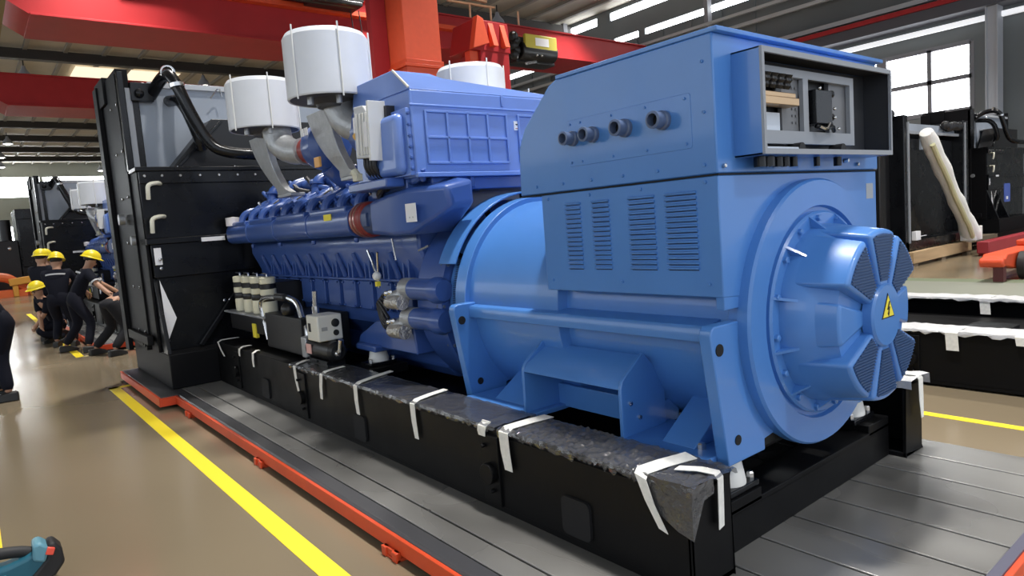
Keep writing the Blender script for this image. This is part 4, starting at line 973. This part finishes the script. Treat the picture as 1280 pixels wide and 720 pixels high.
# ------------------------------------------------------------------ overhead cranes
def girder(y0, y1, z0, z1, label, xe=XW-.8, rise=.6):
    t = thing('crane_girder', label, 'crane', (14, y0, z0))
    b = MB(); b.prism([(1.3, z1), (xe, z1), (xe, z0+rise), (17, z0+rise-.03), (9, z0), (2.0, z0), (1.45, z0+.35), (1.3, z0+.7)], 'y', y0+.08, y1-.08); build('box_girder', b, RED, t)
    b = MB(); b.prism([(2, z0-.03), (9, z0-.03), (17, z0+rise-.06), (xe, z0+rise-.03), (xe, z0+rise+.03), (17, z0+rise), (9, z0+.03), (2, z0+.03)], 'y', y0, y1); b.box(1.3, xe, y0, y1, z1-.03, z1+.03); build('girder_flange', b, RED, t, bev=.01)
    return t
gA = girder(21.2, 23.6, 7.78, 9.4, 'near long red crane girder crossing the hall above the blue machine')
b = MB(); b.box(4, 20, 20.98, 21.28, 8.80, 8.95); build('cable_track', b, ORANGE, gA)
b = MB()
for x in (16.0, 17.0, 18.4): b.cyl((x, 21.3, 9.4), (x, 21.3, 10.0), .04, n=8)
b.bar((15, 21.3, 9.95), (17.2, 21.3, 9.98), .1, .06); b.bar((13.8, 21.4, 10.35), (16.9, 21.4, 10.2), .12, .12); build('hand_rail', b, mat('pale_orange_rail', (.75, .42, .25), .5), gA)
girder(33.4, 36.0, 7.69, 8.9, 'far red crane girder visible left of the tall black radiator')
b = MB(); b.box(.3, 1.1, 12, 90, 7.0, 7.15); b.box(.6, .8, 12, 90, 6.3, 7.0); b.box(.3, 1.1, 12, 90, 6.2, 6.3); struct('beam_left', b, mat('runway_yellow_brown', (.28, .2, .07), .6))
b = MB(); b.box(-1.5, 1.9, 33.6, 34.9, 8.94, 9.45); tag(build('crane_trolley', b, BLACK2, bev=.03), 'small dark trolley on the far red girder at the left edge', 'trolley')
def col(name, label, x, y, w, d, z1, z2=None, dx=0, zt=0):
    t = thing(name, label, 'column', (x+w/2, y+d/2, 0)); return t
t = thing('crane_column', 'tall red box column standing behind the white filter drums', 'column', (8.4, 13.6, 0))
b = MB(); b.add([(7.98, 13, 0), (8.86, 13, 0), (8.86, 14.1, 0), (7.98, 14.1, 0), (7.93, 13, 9.2), (8.88, 13, 9.2), (8.88, 14.1, 9.2), (7.93, 14.1, 9.2)], [(0,1,2,3), (4,5,6,7), (0,1,5,4), (1,2,6,5), (2,3,7,6), (3,0,4,7)]); build('column_shaft', b, mat('bright_crane_red', (.74, .095, .035), .45, noise=.04), t, bev=.02)
b = MB(); b.box(7.88, 8.96, 12.95, 14.15, 5.15, 5.22); b.box(7.93, 8.9, 12.97, 14.12, 5.22, 5.32); build('splice_collar', b, ORANGE, t, bev=.01)
b = MB(); b.box(7.9, 8.95, 12.9, 14.2, 0, .05); build('base_plate', b, ORANGE, t)
b = MB(); b.box(7.55, 7.93, 13.7, 13.9, 4.5, 9.2); build('column_web', b, RED, t)
t = thing('crane_bracket_column', 'shorter red column with a ribbed capital right of the tall red column', 'column', (10.3, 13.4, 0))
b = MB(); b.box(9.98, 10.85, 13, 13.8, 0, 5.75); build('column_shaft', b, RED, t, bev=.02)
b = MB(); b.prism([(9.66, 5.68), (10.9, 5.68), (10.85, 6.38), (9.84, 6.40)], 'y', 12.98, 13.85); build('capital', b, RED, t, bev=.02)
cr = MATS['bright_crane_red']
b = MB(); b.prism([(9.64, 5.66), (10.12, 5.82), (9.98, 6.36), (9.82, 6.42)], 'y', 12.8, 12.98); build('capital_cheek', b, cr, t, bev=.01)
for x in (10.25, 10.6):
    b = MB(); b.prism([(12.98, 5.78), (12.98, 6.34), (12.80, 5.78)], 'x', x, x+.14); build('capital_rib', b, cr, t)
b = MB(); b.box(9.74, 10.0, 13.1, 13.3, 4.3, 5.7); build('column_web', b, cr, t)
b = MB(); b.box(9.9, 10.95, 12.9, 13.9, 0, .05); build('base_plate', b, RED, t)
t = thing('electric_hoist', 'black electric hoist with a yellow panel on the near red girder', 'hoist', (18.3, 20.7, 7.5))
b = MB(); b.box(17.5, 19.5, 20.5, 21.2, 7.75, 8.75); b.cyl((17.6, 20.5, 8.2), (19.4, 20.5, 8.2), .36, n=18); build('hoist_body', b, BLACK2, t, bev=.04)
b = MB(); b.box(17.7, 19.35, 20.15, 20.3, 8.22, 8.78); hp = build('yellow_panel', b, mat('hoist_yellow', (.55, .47, .06), .5), t, bev=.03)
b = MB(); b.box(18.2, 18.9, 20.135, 20.15, 8.36, 8.66); build('white_plate', b, LABEL, hp)
b = MB()
for i in range(5): b.ball((17.3+.1*(i % 2), 20.4, 8.0+i*.17), .2, 8)
build('cable_guide', b, BLACK2, t)
b = MB(); b.ball((18.2, 20.1, 7.98), .05, 8); b.ball((18.45, 20.1, 7.98), .05, 8); b.bar((17.7, 20.2, 7.65), (18.2, 20.2, 7.75), .1, .1); b.ball((17.15, 20.2, 8.75), .06, 8); build('hoist_light', b, STEEL, t)
t = thing('crane_trolley', 'dark hoist trolley on the near girder above the big filter drum', 'trolley', (10, 20.7, 8.8))
b = MB(); b.box(8.4, 11.0, 20.3, 20.96, 9.0, 9.6); b.box(9.2, 10.9, 20.2, 20.95, 8.85, 9.0); b.cyl((8.6, 20.5, 9.0), (10.8, 20.5, 9.0), .18, n=14); build('trolley_body', b, BLACK2, t, bev=.04)
b = MB(); b.cyl((9.0, 20.28, 9.3), (9.0, 20.2, 9.3), .2, n=18); build('cable_drum_cap', b, DGREY, t)
t = thing('crane_hook', 'yellow hook pulley hanging on thin wires beside the big filter drum', 'hook', (11.2, 20.6, 6.7))
b = MB()
for x in (10.75, 11.05, 11.35): b.cyl((x, 20.6, 7.3), (x-.12, 20.6, 8.84), .018, n=6)
build('hoist_wire', b, CABLE, t)
b = MB(); b.ring(.38, .22, .2, (11.2, 20.5, 7.15), (.3, 1, 0), 28); build('pulley', b, YELL2, t, bev=.02)
b = MB(); b.tube([(11.2, 20.6, 6.8), (11.2, 20.6, 6.6), (11.35, 20.6, 6.5), (11.4, 20.6, 6.65)], .06, 10, 2); b.box(11.02, 11.3, 20.45, 20.75, 6.8, 7.35); build('hook_block', b, BLACK2, t)

# ------------------------------------------------------------------ cordless tool on the floor (front left)
t = thing('cordless_tool', 'teal and black cordless power tool lying on the floor at bottom left', 'power tool', (.05, 4.05, 0))
TEAL = mat('teal_plastic', (.015, .11, .16), .4); TEAL2 = mat('light_teal_plastic', (.12, .30, .38), .4)
b = MB(); b.prism([(-.16, .03), (.09, .03), (.13, .08), (.15, .15), (.10, .20), (.05, .175), (-.02, .16), (-.16, .155)], 'y', 3.99, 4.09); build('tool_body', b, TEAL, t, bev=.022, seg=3)
b = MB(); b.tube([(-.26, 4.04, .225), (-.1, 4.04, .222), (.03, 4.04, .20), (.09, 4.04, .17)], [.030, .03, .028, .026], 14, 2); build('handle_grip', b, RUBBER, t)
b = MB(); b.prism([(.075, .15), (.125, .125), (.15, .195), (.115, .232), (.085, .225)], 'y', 3.975, 4.10); build('handle_collar', b, TEAL2, t, bev=.012)
b = MB(); b.prism([(.10, .03), (.06, .0), (-.03, .0), (.08, .09), (.13, .14), (.14, .21), (.17, .215), (.20, .17), (.205, .10), (.16, .045)], 'y', 3.98, 4.10); build('battery_cap', b, RUBBER, t, bev=.014, seg=3)
b = MB(); b.prism([(.128, .168), (.160, .155), (.172, .188), (.142, .202)], 'y', 3.968, 3.985); build('release_button', b, mat('red_button', (.85, .10, .06), .4), t, bev=.004)
b = MB(); b.prism([(-.2, .02), (-.03, .02), (-.03, .12), (-.2, .12)], 'y', 3.97, 3.995); build('pale_name_plate', b, TEAL2, t, bev=.006)
b = MB(); b.bar((.09, 3.99, .015), (.15, 3.98, .03), .04, .03); build('white_foot', b, LABEL, t)

# ------------------------------------------------------------------ people
SKIN = mat('skin', (.45, .25, .16), .55); NAVY = mat('navy_workwear', (.008, .009, .016), .8, spec=.15); CHAR = mat('charcoal_trousers', (.018, .018, .021), .8, spec=.15)
SHOE = mat('dark_shoe', (.01, .01, .01), .5); HELM = mat('yellow_helmet', (.86, .68, .02), .35); HAIRM = mat('black_hair', (.01, .008, .007), .6); REFL = mat('reflective_band', (.45, .46, .48), .5)
def skin(name, pts, rad, edges, m, parent, root=0, sub=1):
    me = bpy.data.meshes.new(name); me.from_pydata([V(p) for p in pts], edges, []); me.materials.append(m)
    o = bpy.data.objects.new(name, me); C.objects.link(o); o.parent = parent; o.matrix_parent_inverse = Matrix.Translation(-parent.location)
    s = o.modifiers.new('skin', 'SKIN'); s.use_smooth_shade = True
    for i, r in enumerate(rad):
        d = me.skin_vertices[0].data[i]; d.radius = r if isinstance(r, tuple) else (r, r); d.use_root = (i == root)
    u = o.modifiers.new('subsurf', 'SUBSURF'); u.levels = u.render_levels = sub
    return o
def ik(a, b, l1, l2, pole):
    a, b = V(a), V(b); d = b-a; L_ = min(d.length, (l1+l2)*.995); d.normalize()
    x = (l1*l1-l2*l2+L_*L_)/(2*L_); h = math.sqrt(max(0, l1*l1-x*x)); p = V(pole); p = (p-d*p.dot(d))
    p = p.normalized() if p.length > 1e-6 else V((1,0,0))
    return a+d*x+p*h, a+d*L_
def person(label, pel, yaw, pitch, feet, hands, look=0.0, trousers=NAVY, helmet=True, bands=True):
    pel = V(pel); F = V((math.cos(yaw), math.sin(yaw), 0)); S = V((-F.y, F.x, 0)); U = V((0,0,1))
    T = (U*math.cos(pitch)+F*math.sin(pitch)); N = (F*math.cos(pitch)-U*math.sin(pitch))
    t = thing('person', label, 'person', (pel.x, pel.y, 0), 'workers')
    waist = pel+T*.16; chest = pel+T*.36; neck = pel+T*.50; hd = pitch*(1-look)
    HT = U*math.cos(hd)+F*math.sin(hd); HN = F*math.cos(hd)-U*math.sin(hd)
    nk2 = neck+(T+HT).normalized()*.07; head0 = nk2+HT*.07; head1 = nk2+HT*.16
    sh = [neck+S*s*.19-T*.035 for s in (1, -1)]; hip = [pel+S*s*.10-U*.04 for s in (1, -1)]
    body_p = [pel, waist, chest, neck, nk2, head0, head1]; rad = [(.12,.09), (.11,.085), (.135,.092), (.09,.08), .058, (.078,.088), (.082,.092)]
    ed = [(0,1), (1,2), (2,3), (3,4), (4,5), (5,6)]
    jp = [pel-U*.13, waist, chest, neck]; jr = [(.178,.145), (.155,.12), (.185,.14), (.105,.095)]; je = [(0,1), (1,2), (2,3)]
    tp = [pel+T*.15, pel]; trd = [(.145,.115), (.165,.135)]; te = [(0,1)]
    for k, s in enumerate((1, -1)):
        hnd = V(hands[k]); el, wr = ik(sh[k], hnd, .29, .26, -F*.6-U*.5+S*s*.5)
        n = len(body_p); dirn = (wr-el).normalized(); palm = wr+dirn*.07
        body_p += [sh[k], el, wr, palm]; rad += [.062, .046, .034, (.042, .02)]
        ed += [(2, n), (n, n+1), (n+1, n+2), (n+2, n+3)]
        sd = dirn.cross(N).normalized() if dirn.cross(N).length > .1 else S
        nn = sd.cross(dirn).normalized()
        for j, (o_, ln) in enumerate(((-.033, .065), (-.011, .078), (.011, .072), (.033, .055))):
            m_ = len(body_p); base = palm+sd*o_
            body_p += [base+dirn*ln*.55-nn*.008, base+dirn*ln-nn*.028]; rad += [.0095, .0085]; ed += [(n+3, m_), (m_, m_+1)]
        m_ = len(body_p); body_p += [wr+dirn*.035+sd*.045-nn*.01, wr+dirn*.07+sd*.06-nn*.02]; rad += [.011, .0095]; ed += [(n+2, m_), (m_, m_+1)]
        q = len(jp); mid = sh[k].lerp(el, .95); jp += [sh[k], sh[k].lerp(el, .5), mid]; jr += [.085, .072, .068]; je += [(2, q), (q, q+1), (q+1, q+2)]
        ft = V(feet[k]); an = ft+U*.09; kn, an = ik(hip[k], an, .43, .42, F)
        n = len(body_p); body_p += [hip[k], kn, an]; rad += [.085, .055, .04]; ed += [(0, n), (n, n+1), (n+1, n+2)]
        q = len(tp); tp += [hip[k], hip[k].lerp(kn, .5), kn, an+U*.02]; trd += [.115, .098, .082, .068]; te += [(1, q), (q, q+1), (q+1, q+2), (q+2, q+3)]
        b = MB(); M_ = Matrix.Translation(V((an.x, an.y, 0)))
        so = MB(); 
        pr = [(-.09, .045), (-.07, .05), (.06, .05), (.14, .048), (.19, .03)]
        vs = []; fs = []
        for i, (f, w) in enumerate(pr):
            hgt = (.09, .11, .10, .07, .045)[i]
            for a, z in ((-w, .0), (w, .0), (w*.8, hgt), (-w*.8, hgt)): vs.append(V((an.x, an.y, an.z-.09))+F*f+S*a+U*z)
        for i in range(4):
            for k2 in range(4): fs.append((i*4+k2, i*4+(k2+1) % 4, i*4+4+(k2+1) % 4, i*4+4+k2))
        fs += [(3,2,1,0), (16,17,18,19)]
        so.add(vs, fs); build('shoe', so, SHOE, t, bev=.012)
    # nose and ears grow from the head
    n = len(body_p); body_p += [head0+HN*.105]; rad += [.014]; ed += [(5, n)]
    for s in (1, -1): n = len(body_p); body_p += [head0+S*s*.092-HN*.01]; rad += [(.012, .022)]; ed += [(5, n)]
    skin('body', body_p, rad, ed, SKIN, t)
    skin('work_jacket', jp, jr, je, NAVY, t); skin('trousers', tp, trd, te, trousers, t, root=1)
    b = MB()
    for s in (1, -1): b.ball(head0+HN*.082+S*s*.032+HT*.025, .011, 8)
    build('eye', b, HOLE, t)
    b = MB(); b.bar(head0+HN*.088-HT*.04-S*.025, head0+HN*.088-HT*.04+S*.025, .012, .008); build('mouth', b, mat('lips', (.3, .12, .1), .5), t)
    rot = Matrix((( S.x, HN.x, HT.x), (S.y, HN.y, HT.y), (S.z, HN.z, HT.z)))
    def dome(r, zmin, sc, c):
        b = MB(); N1, N2 = 20, 7; vs = []; fs = []
        for j in range(N2+1):
            ph = zmin+(PI/2-zmin)*j/N2
            for i in range(N1):
                a = 2*PI*i/N1; vs.append(c+rot @ V((math.cos(ph)*math.cos(a)*sc[0], math.cos(ph)*math.sin(a)*sc[1], math.sin(ph)*sc[2]))*r)
        for j in range(N2):
            for i in range(N1): fs.append((j*N1+i, j*N1+(i+1) % N1, (j+1)*N1+(i+1) % N1, (j+1)*N1+i))
        fs.append(tuple(range(N1))); return b.add(vs, fs)
    build('hair', dome(.100, -.5, (.92, 1.0, 1.0), head1-HN*.012-HT*.02), HAIRM, t, smooth=80)
    if helmet:
        h = dome(.135, -.05, (.90, 1.08, .98), head1+HT*.0)
        c = head1-HT*.004
        vs = []; N1 = 24
        for r_, dz in ((1.0, .0), (1.14, -.012), (1.14, -.004), (1.0, .012)):
            for i in range(N1):
                a = 2*PI*i/N1; f = 1.0+(.16 if math.sin(a) > .3 else 0)*math.sin(a)
                vs.append(c+rot @ V((math.cos(a)*.121*r_, math.sin(a)*.146*(f if r_ > 1 else 1)*(r_ if r_ > 1 else 1), dz)))
        h.add(vs, [(j*N1+i, j*N1+(i+1) % N1, ((j+1) % 4)*N1+(i+1) % N1, ((j+1) % 4)*N1+i) for j in range(4) for i in range(N1)])
        build('safety_helmet', h, HELM, t, smooth=60)
    if bands:
        c = chest+T*.06; b = MB(); vs = []; N1 = 20
        for z in (-.014, .014):
            for i in range(N1):
                a = 2*PI*i/N1; vs.append(c+T*z+S*math.cos(a)*.192+N*math.sin(a)*.143)
        b.add(vs, [(i, (i+1) % N1, N1+(i+1) % N1, N1+i) for i in range(N1)]); build('reflective_band', b, REFL, t)
        for k in (0, 1):
            hnd = V(hands[k]); el, wr = ik(sh[k], hnd, .29, .26, -F*.6-U*.5+S*(1-2*k)*.5); m1 = sh[k].lerp(el, .8); b = MB(); b.ring(.080, .074, .03, m1, el-sh[k], 16); build('sleeve_band', b, REFL, t)
    return t
person('person in dark workwear and yellow helmet leaning towards the blue engine, arm stretched down', (1.30, 13.25, .90), .0, .52, ((1.12, 13.5, 0), (1.39, 12.95, 0)), ((1.95, 13.5, .95), (1.78, 12.65, .88)), look=.3)
person('person in yellow helmet seen from behind, second from left of the standing group', (1.18, 14.3, .86), 1.2, .26, ((1.08, 14.4, 0), (1.32, 14.15, 0)), ((1.3, 14.9, .9), (1.65, 14.6, .9)), look=0)
person('person in yellow helmet standing farthest left of the group with head lowered', (1.08, 15.6, .92), 1.0, .08, ((1.0, 15.7, 0), (1.2, 15.5, 0)), ((1.2, 16.0, 1.1), (1.5, 15.8, 1.1)), bands=False)
person('person in yellow helmet half hidden behind two workers in the group', (1.22, 16.5, .92), .8, .05, ((1.12, 16.6, 0), (1.35, 16.4, 0)), ((1.4, 16.9, 1.1), (1.6, 16.6, 1.1)), bands=False)
person('person crouching low in a yellow helmet at the left of the group', (1.22, 15.15, .42), 3.6, .55, ((1.10, 15.28, 0), (1.28, 14.95, 0)), ((.82, 15.1, .3), (.92, 14.8, .3)), look=.6, bands=False)
person('person bending over in charcoal trousers beside the tall radiator base', (1.66, 12.25, .84), .35, 1.35, ((1.42, 12.5, 0), (1.62, 12.0, 0)), ((2.25, 12.75, .35), (2.25, 12.45, .35)), trousers=CHAR, bands=False)
person('person in dark workwear cut off by the left edge of the picture', (.25, 9.72, .94), 3.0, .6, ((.14, 9.85, 0), (.20, 9.6, 0)), ((-.45, 9.9, .8), (-.45, 9.5, .8)), look=.5, bands=False)

# ------------------------------------------------------------------ daylight from the open end of the hall behind the camera
w = bpy.data.worlds.new('world'); bpy.context.scene.world = w; w.use_nodes = True
bg = w.node_tree.nodes['Background']; bg.inputs['Color'].default_value = (.80, .88, 1, 1); bg.inputs['Strength'].default_value = 1.1
sc = bpy.context.scene
sc.view_settings.view_transform = 'Standard'; sc.view_settings.look = 'None'; sc.view_settings.gamma = 1; sc.view_settings.exposure = 0.28
sc.view_settings.use_curve_mapping = False
sc.cycles.use_denoising = True
sc.cycles.max_bounces = 8
